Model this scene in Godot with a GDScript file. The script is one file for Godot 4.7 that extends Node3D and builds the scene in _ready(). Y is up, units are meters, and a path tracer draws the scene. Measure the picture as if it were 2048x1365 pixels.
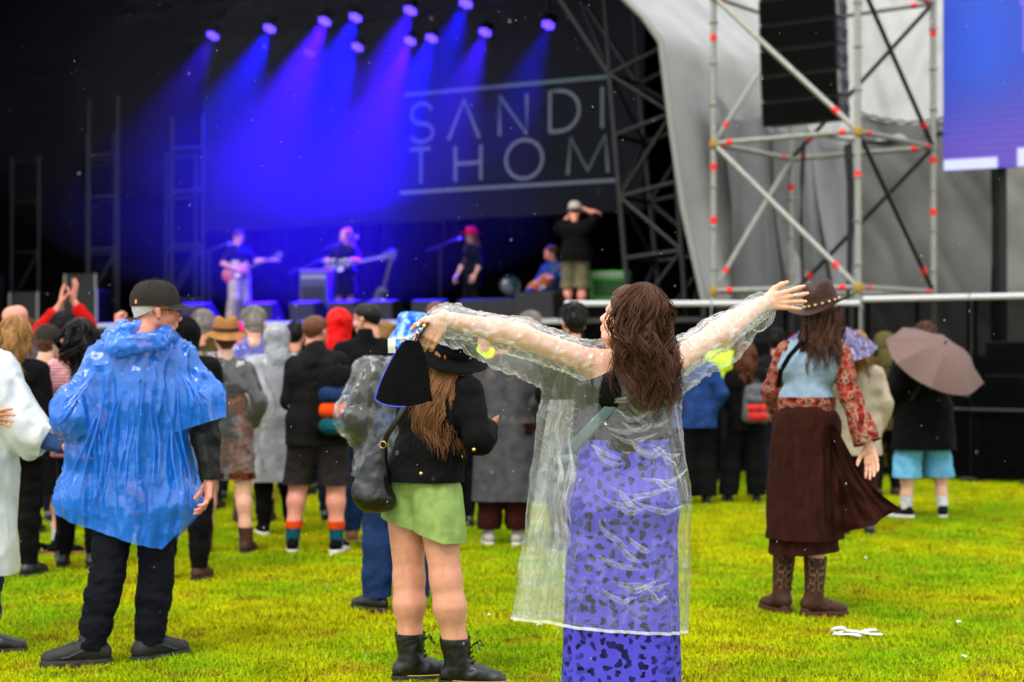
extends Node3D

var rng := RandomNumberGenerator.new()
var M := {}
var T := {}
var jobs: Array = []
var taken := {}
var N1 := FastNoiseLite.new()
var N2 := FastNoiseLite.new()
const SKIN := Color(0.80, 0.60, 0.50)
const TURN := -PI / 6
const LIP := Vector3(0.55, 0, -23.2)

func _ready() -> void:
	rng.seed = 7
	N1.noise_type = FastNoiseLite.TYPE_SIMPLEX_SMOOTH
	N1.frequency = 1.0
	N1.fractal_type = FastNoiseLite.FRACTAL_NONE
	N2.noise_type = FastNoiseLite.TYPE_SIMPLEX_SMOOTH
	N2.frequency = 1.0
	N2.fractal_octaves = 3
	N2.seed = 5
	view_and_light()
	textures()
	materials()
	ground()
	stage()
	stage_lights()
	side_structures()
	band()
	fence()
	crowd()
	foreground()
	litter()
	run_jobs()

func view_and_light() -> void:
	var cam := Camera3D.new()
	cam.name = "camera"
	add_child(cam)
	cam.position = Vector3(0, 1.5, 0)
	cam.rotation_degrees.x = 0.313
	var lens := CameraAttributesPhysical.new()
	lens.frustum_focal_length = 56.25
	lens.frustum_focus_distance = 6.1
	lens.frustum_near = 0.05
	lens.frustum_far = 1500.0
	lens.exposure_aperture = 2.2
	cam.attributes = lens
	cam.current = true
	var env := Environment.new()
	env.background_mode = Environment.BG_SKY
	var sky := Sky.new()
	var sm := ProceduralSkyMaterial.new()
	sm.sky_top_color = Color(0.93, 0.95, 0.97)
	sm.sky_horizon_color = Color(0.86, 0.88, 0.90)
	sm.sky_curve = 0.3
	sm.ground_bottom_color = Color(0.12, 0.13, 0.08)
	sm.ground_horizon_color = Color(0.3, 0.31, 0.28)
	sm.sun_angle_max = 1.0
	sky.sky_material = sm
	env.sky = sky
	env.tonemap_mode = Environment.TONE_MAPPER_LINEAR
	env.tonemap_exposure = 2.5
	env.sdfgi_enabled = true
	env.ssao_enabled = true
	env.ssil_enabled = true
	env.volumetric_fog_enabled = true
	env.volumetric_fog_density = 0.0
	var we := WorldEnvironment.new()
	we.name = "environment"
	we.environment = env
	add_child(we)
	var sun := DirectionalLight3D.new()
	sun.name = "sun"
	sun.light_energy = 0.45
	sun.light_angular_distance = 30.0
	sun.light_color = Color(1.0, 0.98, 0.95)
	sun.shadow_enabled = true
	add_child(sun)
	sun.look_at_from_position(Vector3(-4, 12, 7), Vector3.ZERO)

# ---------------------------------------------------------------- things and parts
func numbered(called: String) -> String:
	var n: int = taken.get(called, 0)
	taken[called] = n + 1
	return called if n == 0 else "%s_%03d" % [called, n]

func tag(o: Node, label: String, category: String, group := "", kind := "") -> void:
	if label: o.set_meta("label", label)
	if category: o.set_meta("category", category)
	if group: o.set_meta("group", group)
	if kind: o.set_meta("kind", kind)

func thing(called: String, label: String, category: String, at := Vector3.ZERO, turn := 0.0, group := "", kind := "") -> Node3D:
	var o := Node3D.new()
	o.name = numbered(called)
	add_child(o)
	o.position = at
	o.rotation.y = turn
	tag(o, label, category, group, kind)
	return o

func part(called: String, mesh: Mesh, m: Material, parent: Node, at := Vector3.ZERO, rot := Vector3.ZERO) -> MeshInstance3D:
	var o := MeshInstance3D.new()
	o.name = numbered(called) if parent == self else called
	parent.add_child(o, true)
	o.mesh = mesh
	o.material_override = m
	o.position = at
	o.rotation = rot
	return o

# ---------------------------------------------------------------- mesh helpers
func arrays_mesh(v: PackedVector3Array, n: PackedVector3Array, idx: PackedInt32Array, uv := PackedVector2Array(), col := PackedColorArray()) -> ArrayMesh:
	var a := []
	a.resize(Mesh.ARRAY_MAX)
	a[Mesh.ARRAY_VERTEX] = v
	a[Mesh.ARRAY_NORMAL] = n
	a[Mesh.ARRAY_INDEX] = idx
	if uv.size(): a[Mesh.ARRAY_TEX_UV] = uv
	if col.size(): a[Mesh.ARRAY_COLOR] = col
	var m := ArrayMesh.new()
	m.add_surface_from_arrays(Mesh.PRIMITIVE_TRIANGLES, a)
	return m

func smooth(v: PackedVector3Array, idx: PackedInt32Array) -> PackedVector3Array:
	var n := PackedVector3Array()
	n.resize(v.size())
	for i in range(0, idx.size(), 3):
		var a := idx[i]
		var b := idx[i + 1]
		var c := idx[i + 2]
		var q := (v[c] - v[a]).cross(v[b] - v[a])
		n[a] += q
		n[b] += q
		n[c] += q
	for i in n.size():
		n[i] = n[i].normalized()
	return n

func box(size: Vector3, bevel := 0.0) -> Mesh:
	if bevel <= 0.0:
		var b := BoxMesh.new()
		b.size = size
		return b
	# chamfered box
	var h := size * 0.5
	var v := PackedVector3Array()
	var n := PackedVector3Array()
	var idx := PackedInt32Array()
	var put := func(pts: Array, nn: Vector3) -> void:
		var s := v.size()
		for p in pts:
			v.append(p)
			n.append(nn)
		var cw: bool = (pts[2] - pts[0]).cross(pts[1] - pts[0]).dot(nn) > 0
		for k in range(1, pts.size() - 1):
			idx.append_array([s, s + k, s + k + 1] if cw else [s, s + k + 1, s + k])
	for ax in 3:
		var bx := (ax + 1) % 3
		var cx := (ax + 2) % 3
		for s in [-1.0, 1.0]:
			var pts := []
			for q in [[-1, -1], [1, -1], [1, 1], [-1, 1]]:
				var p := Vector3.ZERO
				p[ax] = s * h[ax]
				p[bx] = q[0] * (h[bx] - bevel)
				p[cx] = q[1] * (h[cx] - bevel)
				pts.append(p)
			var nn := Vector3.ZERO
			nn[ax] = s
			put.call(pts, nn)
			for s2 in [-1.0, 1.0]:
				var e := []
				for q in [-1.0, 1.0]:
					var p := Vector3.ZERO
					p[ax] = s * h[ax]
					p[bx] = s2 * (h[bx] - bevel)
					p[cx] = q * (h[cx] - bevel)
					e.append(p)
				for q in [1.0, -1.0]:
					var p := Vector3.ZERO
					p[ax] = s * (h[ax] - bevel)
					p[bx] = s2 * h[bx]
					p[cx] = q * (h[cx] - bevel)
					e.append(p)
				var n2 := Vector3.ZERO
				n2[ax] = s
				n2[bx] = s2
				put.call(e, n2.normalized())
	for sx in [-1.0, 1.0]:
		for sy in [-1.0, 1.0]:
			for sz in [-1.0, 1.0]:
				put.call([Vector3(sx * h.x, sy * (h.y - bevel), sz * (h.z - bevel)), Vector3(sx * (h.x - bevel), sy * h.y, sz * (h.z - bevel)), Vector3(sx * (h.x - bevel), sy * (h.y - bevel), sz * h.z)], Vector3(sx, sy, sz).normalized())
	return arrays_mesh(v, n, idx)

class Tubes:
	var v := PackedVector3Array()
	var n := PackedVector3Array()
	var i := PackedInt32Array()
	func add(pts: Array, radii, sides := 8, flat := 1.0, ref := Vector3.UP) -> void:
		var s0 := v.size()
		var up := ref
		var cnt := pts.size()
		for k in cnt:
			var a: Vector3 = pts[maxi(k - 1, 0)]
			var b: Vector3 = pts[mini(k + 1, cnt - 1)]
			var d := (b - a).normalized()
			var x := up.cross(d)
			if x.length() < 0.05:
				x = Vector3(1, 0.1, 0.2).cross(d)
			x = x.normalized()
			var y := d.cross(x)
			var r: float = radii[k] if radii is Array else radii
			for j in sides:
				var t := TAU * j / sides
				var o := x * cos(t) + y * sin(t) * flat
				v.append(pts[k] + o * r)
				n.append((x * cos(t) * flat + y * sin(t)).normalized())
		for k in cnt - 1:
			for j in sides:
				var p := s0 + k * sides + j
				var q := s0 + k * sides + (j + 1) % sides
				i.append_array([p, p + sides, q, q, p + sides, q + sides])
		for e in [0, cnt - 1]:
			var c := v.size()
			var dd: Vector3 = (pts[1] - pts[0]) if e == 0 else (pts[cnt - 2] - pts[cnt - 1])
			v.append(pts[e])
			n.append(-dd.normalized())
			for j in sides:
				v.append(v[s0 + e * sides + j])
				n.append(-dd.normalized())
			for j in sides:
				var p := c + 1 + j
				var q := c + 1 + (j + 1) % sides
				i.append_array([c, p, q] if e == 0 else [c, q, p])

func tubes_mesh(t: Tubes) -> ArrayMesh:
	return arrays_mesh(t.v, t.n, t.i)

func tube(pts: Array, radii, sides := 8, flat := 1.0) -> ArrayMesh:
	var t := Tubes.new()
	t.add(pts, radii, sides, flat)
	return tubes_mesh(t)

func bar(a: Vector3, b: Vector3, r: float, sides := 10) -> ArrayMesh:
	return tube([a, b], r, sides)

# revolve a profile of (radius, height); sx, sz stretch it; warp moves each point
func lathe(profile: Array, segs := 32, sx := 1.0, sz := 1.0, warp = null) -> ArrayMesh:
	var v := PackedVector3Array()
	var idx := PackedInt32Array()
	var m := profile.size()
	for k in m:
		for j in segs:
			var t := TAU * j / segs
			var p := Vector3(cos(t) * profile[k].x * sx, profile[k].y, sin(t) * profile[k].x * sz)
			if warp != null: p = warp.call(p, t, k)
			v.append(p)
	for k in m - 1:
		for j in segs:
			var a := k * segs + j
			var b := k * segs + (j + 1) % segs
			idx.append_array([a, b, a + segs, b, b + segs, a + segs])
	return arrays_mesh(v, smooth(v, idx), idx)

# a sheet: point(u, v) for u, v in 0..1, uv in the same units
func sheet(nu: int, nv: int, point: Callable) -> ArrayMesh:
	var v := PackedVector3Array()
	var uv := PackedVector2Array()
	var idx := PackedInt32Array()
	for j in nv + 1:
		for i in nu + 1:
			v.append(point.call(float(i) / nu, float(j) / nv))
			uv.append(Vector2(float(i) / nu, float(j) / nv))
	for j in nv:
		for i in nu:
			var a := j * (nu + 1) + i
			idx.append_array([a, a + nu + 1, a + 1, a + 1, a + nu + 1, a + nu + 2])
	return arrays_mesh(v, smooth(v, idx), idx, uv)

func poly_sheet(pts: PackedVector2Array, thick: float) -> ArrayMesh:
	# flat outline in x, y with a thickness along z
	var tri := Geometry2D.triangulate_polygon(pts)
	var st := SurfaceTool.new()
	st.begin(Mesh.PRIMITIVE_TRIANGLES)
	st.set_smooth_group(-1)
	for s in [-0.5, 0.5]:
		for k in range(0, tri.size(), 3):
			for q in ([0, 1, 2] if s < 0 else [0, 2, 1]):
				var p := pts[tri[k + q]]
				st.add_vertex(Vector3(p.x, p.y, s * thick))
	for k in pts.size():
		var a := pts[k]
		var b := pts[(k + 1) % pts.size()]
		var A := Vector3(a.x, a.y, -0.5 * thick)
		var B := Vector3(b.x, b.y, -0.5 * thick)
		var C := Vector3(b.x, b.y, 0.5 * thick)
		var D := Vector3(a.x, a.y, 0.5 * thick)
		for p in [A, B, C, A, C, D]:
			st.add_vertex(p)
	st.generate_normals()
	return st.commit()

# ---------------------------------------------------------------- rounded bodies: tapered bones joined smoothly, meshed as surface nets
func net(bones: Array, cell: float, k: float) -> Array:
	var lo := Vector3(1e9, 1e9, 1e9)
	var hi := Vector3(-1e9, -1e9, -1e9)
	for b in bones:
		var a: Vector3 = b[0]
		var c: Vector3 = b[1]
		var r: float = maxf(b[2], b[3]) + k * 0.3 + 2.5 * cell
		var rv := Vector3(r, r, r)
		lo = lo.min(a - rv).min(c - rv)
		hi = hi.max(a + rv).max(c + rv)
	var nx := int((hi.x - lo.x) / cell) + 2
	var ny := int((hi.y - lo.y) / cell) + 2
	var nz := int((hi.z - lo.z) / cell) + 2
	var f := PackedFloat32Array()
	f.resize(nx * ny * nz)
	f.fill(9.0)
	for b in bones:
		var a: Vector3 = b[0]
		var c: Vector3 = b[1]
		var ra: float = b[2]
		var dr: float = b[3] - ra
		var q: float = b[4] if b.size() > 4 else 1.0
		var reach := maxf(ra, b[3]) + k + 2.5 * cell
		var x0 := maxi(0, int((minf(a.x, c.x) - reach - lo.x) / cell))
		var x1 := mini(nx - 1, int((maxf(a.x, c.x) + reach - lo.x) / cell) + 1)
		var y0 := maxi(0, int((minf(a.y, c.y) - reach - lo.y) / cell))
		var y1 := mini(ny - 1, int((maxf(a.y, c.y) + reach - lo.y) / cell) + 1)
		var z0 := maxi(0, int((minf(a.z, c.z) - reach - lo.z) / cell))
		var z1 := mini(nz - 1, int((maxf(a.z, c.z) + reach - lo.z) / cell) + 1)
		var abx := c.x - a.x
		var aby := c.y - a.y
		var abz := (c.z - a.z) * q
		var l2 := abx * abx + aby * aby + abz * abz
		var inv := 1.0 / l2 if l2 > 1e-9 else 0.0
		var k4 := 1.0 / (4.0 * k)
		for z in range(z0, z1 + 1):
			var pz := (lo.z + z * cell - a.z) * q
			for y in range(y0, y1 + 1):
				var py := lo.y + y * cell - a.y
				var base := (z * ny + y) * nx
				var dotyz := py * aby + pz * abz
				for x in range(x0, x1 + 1):
					var px := lo.x + x * cell - a.x
					var t := (px * abx + dotyz) * inv
					if t < 0.0: t = 0.0
					elif t > 1.0: t = 1.0
					var ex := px - abx * t
					var ey := py - aby * t
					var ez := pz - abz * t
					var d := sqrt(ex * ex + ey * ey + ez * ez) - ra - dr * t
					var g := f[base + x]
					var h := k - absf(g - d)
					if h > 0.0:
						f[base + x] = (d if d < g else g) - h * h * k4
					elif d < g:
						f[base + x] = d
	var v := PackedVector3Array()
	var n := PackedVector3Array()
	var idx := PackedInt32Array()
	var at := PackedInt32Array()
	at.resize(nx * ny * nz)
	at.fill(-1)
	var sy := nx
	var sz := nx * ny
	var sg := PackedByteArray()
	sg.resize(f.size())
	for j in f.size():
		if f[j] < 0.0: sg[j] = 1
	for z in nz - 1:
		for y in ny - 1:
			var o := z * sz + y * sy
			var left := sg[o] + sg[o + sy] + sg[o + sz] + sg[o + sy + sz]
			for x in nx - 1:
				var p := o + x
				var right := sg[p + 1] + sg[p + 1 + sy] + sg[p + 1 + sz] + sg[p + 1 + sy + sz]
				var s := left + right
				left = right
				if s == 0 or s == 8:
					continue
				var c0 := f[p]
				var c1 := f[p + 1]
				var c2 := f[p + sy]
				var c3 := f[p + sy + 1]
				var c4 := f[p + sz]
				var c5 := f[p + sz + 1]
				var c6 := f[p + sz + sy]
				var c7 := f[p + sz + sy + 1]
				var w := 0.0
				var ox := 0.0
				var oy := 0.0
				var oz := 0.0
				if (c0 < 0.0) != (c1 < 0.0):
					ox += c0 / (c0 - c1); w += 1.0
				if (c2 < 0.0) != (c3 < 0.0):
					ox += c2 / (c2 - c3); oy += 1.0; w += 1.0
				if (c4 < 0.0) != (c5 < 0.0):
					ox += c4 / (c4 - c5); oz += 1.0; w += 1.0
				if (c6 < 0.0) != (c7 < 0.0):
					ox += c6 / (c6 - c7); oy += 1.0; oz += 1.0; w += 1.0
				if (c0 < 0.0) != (c2 < 0.0):
					oy += c0 / (c0 - c2); w += 1.0
				if (c1 < 0.0) != (c3 < 0.0):
					oy += c1 / (c1 - c3); ox += 1.0; w += 1.0
				if (c4 < 0.0) != (c6 < 0.0):
					oy += c4 / (c4 - c6); oz += 1.0; w += 1.0
				if (c5 < 0.0) != (c7 < 0.0):
					oy += c5 / (c5 - c7); ox += 1.0; oz += 1.0; w += 1.0
				if (c0 < 0.0) != (c4 < 0.0):
					oz += c0 / (c0 - c4); w += 1.0
				if (c1 < 0.0) != (c5 < 0.0):
					oz += c1 / (c1 - c5); ox += 1.0; w += 1.0
				if (c2 < 0.0) != (c6 < 0.0):
					oz += c2 / (c2 - c6); oy += 1.0; w += 1.0
				if (c3 < 0.0) != (c7 < 0.0):
					oz += c3 / (c3 - c7); ox += 1.0; oy += 1.0; w += 1.0
				var iw := 1.0 / w
				at[p] = v.size()
				v.append(lo + Vector3(x + ox * iw, y + oy * iw, z + oz * iw) * cell)
				n.append(Vector3(c1 + c3 + c5 + c7 - c0 - c2 - c4 - c6, c2 + c3 + c6 + c7 - c0 - c1 - c4 - c5, c4 + c5 + c6 + c7 - c0 - c1 - c2 - c3).normalized())
				var me := at[p]
				var inside := c0 < 0.0
				if inside != (c1 < 0.0) and y > 0 and z > 0:
					quad(idx, me, at[p - sy], at[p - sy - sz], at[p - sz], inside)
				if inside != (c2 < 0.0) and x > 0 and z > 0:
					quad(idx, me, at[p - sz], at[p - 1 - sz], at[p - 1], inside)
				if inside != (c4 < 0.0) and x > 0 and y > 0:
					quad(idx, me, at[p - 1], at[p - 1 - sy], at[p - sy], inside)
	return [v, n, idx]

func quad(idx: PackedInt32Array, a: int, b: int, c: int, d: int, flip: bool) -> void:
	if a < 0 or b < 0 or c < 0 or d < 0: return
	if flip:
		idx.append_array([a, c, b, a, d, c])
	else:
		idx.append_array([a, b, c, a, c, d])

# pieces: dictionaries with bones, cell, k and, for cloth, fold = [amplitude, frequency across, frequency down, ridged share], clips = [[point, outward normal, radius or 0]], paint = [[centre, radius, colour]]
func body(called: String, pieces: Array, m: Material, parent: Node) -> MeshInstance3D:
	var o := MeshInstance3D.new()
	o.name = called
	parent.add_child(o, true)
	o.material_override = m
	jobs.append({"node": o, "pieces": pieces, "out": null})
	return o

func work(j: int) -> void:
	var V := PackedVector3Array()
	var Nn := PackedVector3Array()
	var I := PackedInt32Array()
	var C := PackedColorArray()
	var colored := false
	for pc in jobs[j].pieces:
		colored = colored or pc.has("paint")
	for pc in jobs[j].pieces:
		var r := net(pc.bones, pc.cell, pc.get("k", 0.03))
		var v: PackedVector3Array = r[0]
		var n: PackedVector3Array = r[1]
		var idx: PackedInt32Array = r[2]
		if pc.has("fold"):
			var A: float = pc.fold[0]
			var fx: float = pc.fold[1]
			var fy: float = pc.fold[2]
			var rg: float = pc.fold[3]
			var sd: float = pc.fold[4] if pc.fold.size() > 4 else 0.0
			for i in v.size():
				var p := v[i]
				var q := N1.get_noise_3d(p.x * fx + sd, p.y * fy + p.x * fx * 0.15, p.z * fx)
				var q2 := N1.get_noise_3d(p.x * fx * 2.3 + 9.0 + sd, p.y * fy * 2.6 - p.z * fx * 0.3, p.z * fx * 2.3)
				var w := lerpf(q + 0.5 * q2, 1.0 - 2.4 * absf(q) - 0.8 * absf(q2), rg)
				v[i] = p + n[i] * (A * w)
			n = smooth(v, idx)
		for cl in pc.get("clips", []):
			var cp: Vector3 = cl[0]
			var cn: Vector3 = cl[1]
			var rr: float = cl[2] if cl.size() > 2 else 0.0
			var outb := PackedByteArray()
			outb.resize(v.size())
			for i in v.size():
				if (v[i] - cp).dot(cn) > 0.0 and (rr == 0.0 or v[i].distance_to(cp) < rr):
					outb[i] = 1
			var keep := PackedInt32Array()
			for i in range(0, idx.size(), 3):
				if outb[idx[i]] + outb[idx[i + 1]] + outb[idx[i + 2]] < 3:
					keep.append(idx[i])
					keep.append(idx[i + 1])
					keep.append(idx[i + 2])
			for i in keep:
				if outb[i]:
					v[i] -= cn * (v[i] - cp).dot(cn)
					outb[i] = 0
			idx = keep
		var s := V.size()
		# drop what no triangle uses
		var mapto := PackedInt32Array()
		mapto.resize(v.size())
		mapto.fill(-1)
		for i in idx:
			if mapto[i] < 0:
				mapto[i] = V.size()
				V.append(v[i])
				Nn.append(n[i])
			I.append(mapto[i])
		if colored:
			for i in range(s, V.size()):
				var c := Color.WHITE
				for pt in pc.get("paint", []):
					var dd: float = V[i].distance_to(pt[0]) / pt[1]
					if dd < 1.0: c = c.lerp(pt[2], smoothstep(1.0, 0.7, dd))
				C.append(c)
	jobs[j].out = [V, Nn, I, C]

func run_jobs() -> void:
	var id := WorkerThreadPool.add_group_task(work, jobs.size(), -1, true)
	WorkerThreadPool.wait_for_group_task_completion(id)
	var tris := 0
	for jb in jobs:
		jb.node.mesh = arrays_mesh(jb.out[0], jb.out[1], jb.out[2], PackedVector2Array(), jb.out[3])
		tris += jb.out[2].size() / 3
	print("bodies: ", jobs.size(), " triangles: ", tris, " ms: ", Time.get_ticks_msec())

# ---------------------------------------------------------------- textures and materials
func noise_image(seed_: int, freq: float, octaves: int, size := 512, ridged := false) -> Image:
	var n := FastNoiseLite.new()
	n.noise_type = FastNoiseLite.TYPE_SIMPLEX_SMOOTH
	n.seed = seed_
	n.frequency = freq
	n.fractal_type = FastNoiseLite.FRACTAL_RIDGED if ridged else FastNoiseLite.FRACTAL_FBM
	n.fractal_octaves = octaves
	return n.get_seamless_image(size, size)

func ramp(im: Image, stops: Array) -> ImageTexture:
	# stops: [[position, Color], ...] on the grey value
	var w := im.get_width()
	var h := im.get_height()
	var table := []
	for i in 256:
		var t := i / 255.0
		var c: Color = stops[0][1]
		for s in stops.size() - 1:
			if t >= stops[s][0]:
				c = (stops[s][1] as Color).lerp(stops[s + 1][1], clampf((t - stops[s][0]) / maxf(1e-5, stops[s + 1][0] - stops[s][0]), 0, 1))
		table.append(c)
	im.convert(Image.FORMAT_L8)
	var src := im.get_data()
	var data := PackedByteArray()
	data.resize(w * h * 3)
	for i in w * h:
		var c: Color = table[src[i]]
		data[i * 3] = c.r8
		data[i * 3 + 1] = c.g8
		data[i * 3 + 2] = c.b8
	return ImageTexture.create_from_image(Image.create_from_data(w, h, false, Image.FORMAT_RGB8, data))

func textures() -> void:
	T.wrinkle = ImageTexture.create_from_image(noise_image(3, 0.012, 4))
	T.crinkle = ImageTexture.create_from_image(noise_image(8, 0.009, 4, 512, true))
	T.fine = ImageTexture.create_from_image(noise_image(4, 0.12, 3, 256))
	T.mottle = ramp(noise_image(11, 0.01, 5), [[0.0, Color(0.72, 0.72, 0.72)], [0.5, Color(0.9, 0.9, 0.9)], [1.0, Color(1, 1, 1)]])
	T.skin = ramp(noise_image(13, 0.008, 3), [[0.0, Color(0.90, 0.83, 0.81)], [0.5, Color(0.97, 0.94, 0.93)], [1.0, Color(1, 1, 1)]])
	T.soft = ramp(noise_image(17, 0.006, 4), [[0.0, Color(0.86, 0.86, 0.85)], [0.5, Color(0.95, 0.95, 0.95)], [1.0, Color(1, 1, 1)]])
	var w := Image.create(64, 64, false, Image.FORMAT_L8)
	for y in 64:
		for x in 64:
			var a := (x / 2 + y / 2) % 4
			w.set_pixel(x, y, Color.from_hsv(0, 0, [0.15, 0.6, 1.0, 0.5][a]))
	T.twill = ImageTexture.create_from_image(w)
	# dark animal spots on violet
	var spots := Image.create(512, 512, false, Image.FORMAT_RGB8)
	spots.fill(Color(0.29, 0.26, 0.72))
	var r := RandomNumberGenerator.new()
	r.seed = 21
	var centres := []
	for tries in 6000:
		var p := Vector2(r.randf() * 512, r.randf() * 512)
		var ok := true
		for c in centres:
			var dv := (p - c[0] as Vector2).abs()
			dv = Vector2(minf(dv.x, 512 - dv.x), minf(dv.y, 512 - dv.y))
			if dv.length() < 23.0:
				ok = false
				break
		if ok: centres.append([p, r.randf_range(6.5, 12.5), r.randf() * TAU, r.randf_range(0.6, 0.95)])
	for c in centres:
		for dy in range(-18, 19):
			for dx in range(-18, 19):
				var q := Vector2(dx, dy).rotated(c[2])
				q.y /= c[3]
				var ang := q.angle()
				var rad: float = c[1] * (1.0 + 0.22 * sin(ang * 2.0 + c[0].x) + 0.18 * sin(ang * 3.0 + c[0].y) + 0.08 * sin(ang * 5.0 + c[2] * 3))
				if q.length() < rad:
					spots.set_pixel(posmod(int(c[0].x) + dx, 512), posmod(int(c[0].y) + dy, 512), Color(0.05, 0.05, 0.14))
	T.spots = ImageTexture.create_from_image(spots)
	# small checks, red on white
	var ck := Image.create(32, 32, false, Image.FORMAT_RGB8)
	for y in 32:
		for x in 32:
			var k := int(x < 16) + int(y < 16)
			ck.set_pixel(x, y, [Color(0.86, 0.80, 0.80), Color(0.74, 0.42, 0.46), Color(0.55, 0.16, 0.22)][k])
	T.gingham = ImageTexture.create_from_image(ck)
	T.floral = ramp(noise_image(31, 0.022, 3, 256), [[0.0, Color(0.10, 0.05, 0.04)], [0.36, Color(0.36, 0.09, 0.06)], [0.46, Color(0.62, 0.10, 0.08)], [0.55, Color(0.45, 0.28, 0.2)], [0.66, Color(0.66, 0.52, 0.42)], [0.8, Color(0.25, 0.22, 0.24)], [1.0, Color(0.1, 0.1, 0.12)]])
	T.tiedye = ramp(noise_image(33, 0.02, 4, 256), [[0.0, Color(0.05, 0.2, 0.6)], [0.45, Color(0.2, 0.45, 0.85)], [0.58, Color(0.6, 0.75, 0.92)], [1.0, Color(0.85, 0.9, 0.97)]])
	T.flowers = ramp(noise_image(35, 0.04, 2, 256), [[0.0, Color(0.8, 0.78, 0.82)], [0.36, Color(0.5, 0.45, 0.66)], [0.42, Color(0.06, 0.06, 0.16)], [0.62, Color(0.05, 0.05, 0.14)], [0.68, Color(0.4, 0.36, 0.55)], [1.0, Color(0.85, 0.8, 0.65)]])
	T.turf = ramp(noise_image(41, 0.006, 6, 1024), [[0.0, Color(0.10, 0.08, 0.02)], [0.35, Color(0.42, 0.36, 0.02)], [0.5, Color(0.50, 0.51, 0.02)], [0.65, Color(0.54, 0.60, 0.02)], [1.0, Color(0.60, 0.66, 0.03)]])
	T.patch = ramp(noise_image(43, 0.008, 4, 512), [[0.0, Color(0.55, 0.5, 0.5)], [0.4, Color(0.85, 0.82, 0.8)], [0.6, Color(1, 1, 1)], [1.0, Color(1, 1, 1)]])

func mat(key: String, c: Color, rough := 0.8, o := {}) -> StandardMaterial3D:
	if M.has(key): return M[key]
	var m := StandardMaterial3D.new()
	m.resource_name = key
	m.albedo_color = c
	m.roughness = rough
	m.metallic = o.get("metal", 0.0)
	m.metallic_specular = o.get("spec", 0.5)
	if o.has("tex"):
		m.albedo_texture = o.tex
		m.uv1_triplanar = true
		var s: float = o.get("scale", 1.0)
		m.uv1_scale = Vector3(s, s, s)
	if o.has("bump"):
		m.heightmap_enabled = true
		m.heightmap_texture = o.bump
		m.heightmap_scale = o.get("depth", 0.5)
		m.uv1_triplanar = true
		var s: float = o.get("scale", 1.0)
		m.uv1_scale = Vector3(s, s, s)
	if o.has("world"): m.uv1_world_triplanar = true
	if o.has("alpha"):
		m.transparency = BaseMaterial3D.TRANSPARENCY_ALPHA
		m.albedo_color.a = o.alpha
		m.cull_mode = BaseMaterial3D.CULL_DISABLED
	if o.has("coat"):
		m.clearcoat_enabled = true
		m.clearcoat = o.coat
		m.clearcoat_roughness = o.get("coat_rough", 0.15)
	if o.has("back"):
		m.backlight_enabled = true
		m.backlight = o.back
	if o.has("sss"):
		m.subsurf_scatter_enabled = true
		m.subsurf_scatter_strength = o.sss
	if o.has("sheen"):
		m.rim_enabled = true
		m.rim = o.sheen
	if o.has("glow"):
		m.emission_enabled = true
		m.emission = o.glow
		m.emission_energy_multiplier = o.get("power", 1.0)
	if o.has("vc"): m.vertex_color_use_as_albedo = true
	M[key] = m
	return m

# woven cloth with mottling and soft wrinkles
func cloth(key: String, c: Color, rough := 0.85, o := {}) -> StandardMaterial3D:
	if M.has(key): return M[key]
	var d := {"tex": T.mottle, "bump": T.wrinkle, "scale": 1.6, "depth": 0.5, "spec": 0.22}
	d.merge(o, true)
	return mat(key, c, rough, d)

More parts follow.
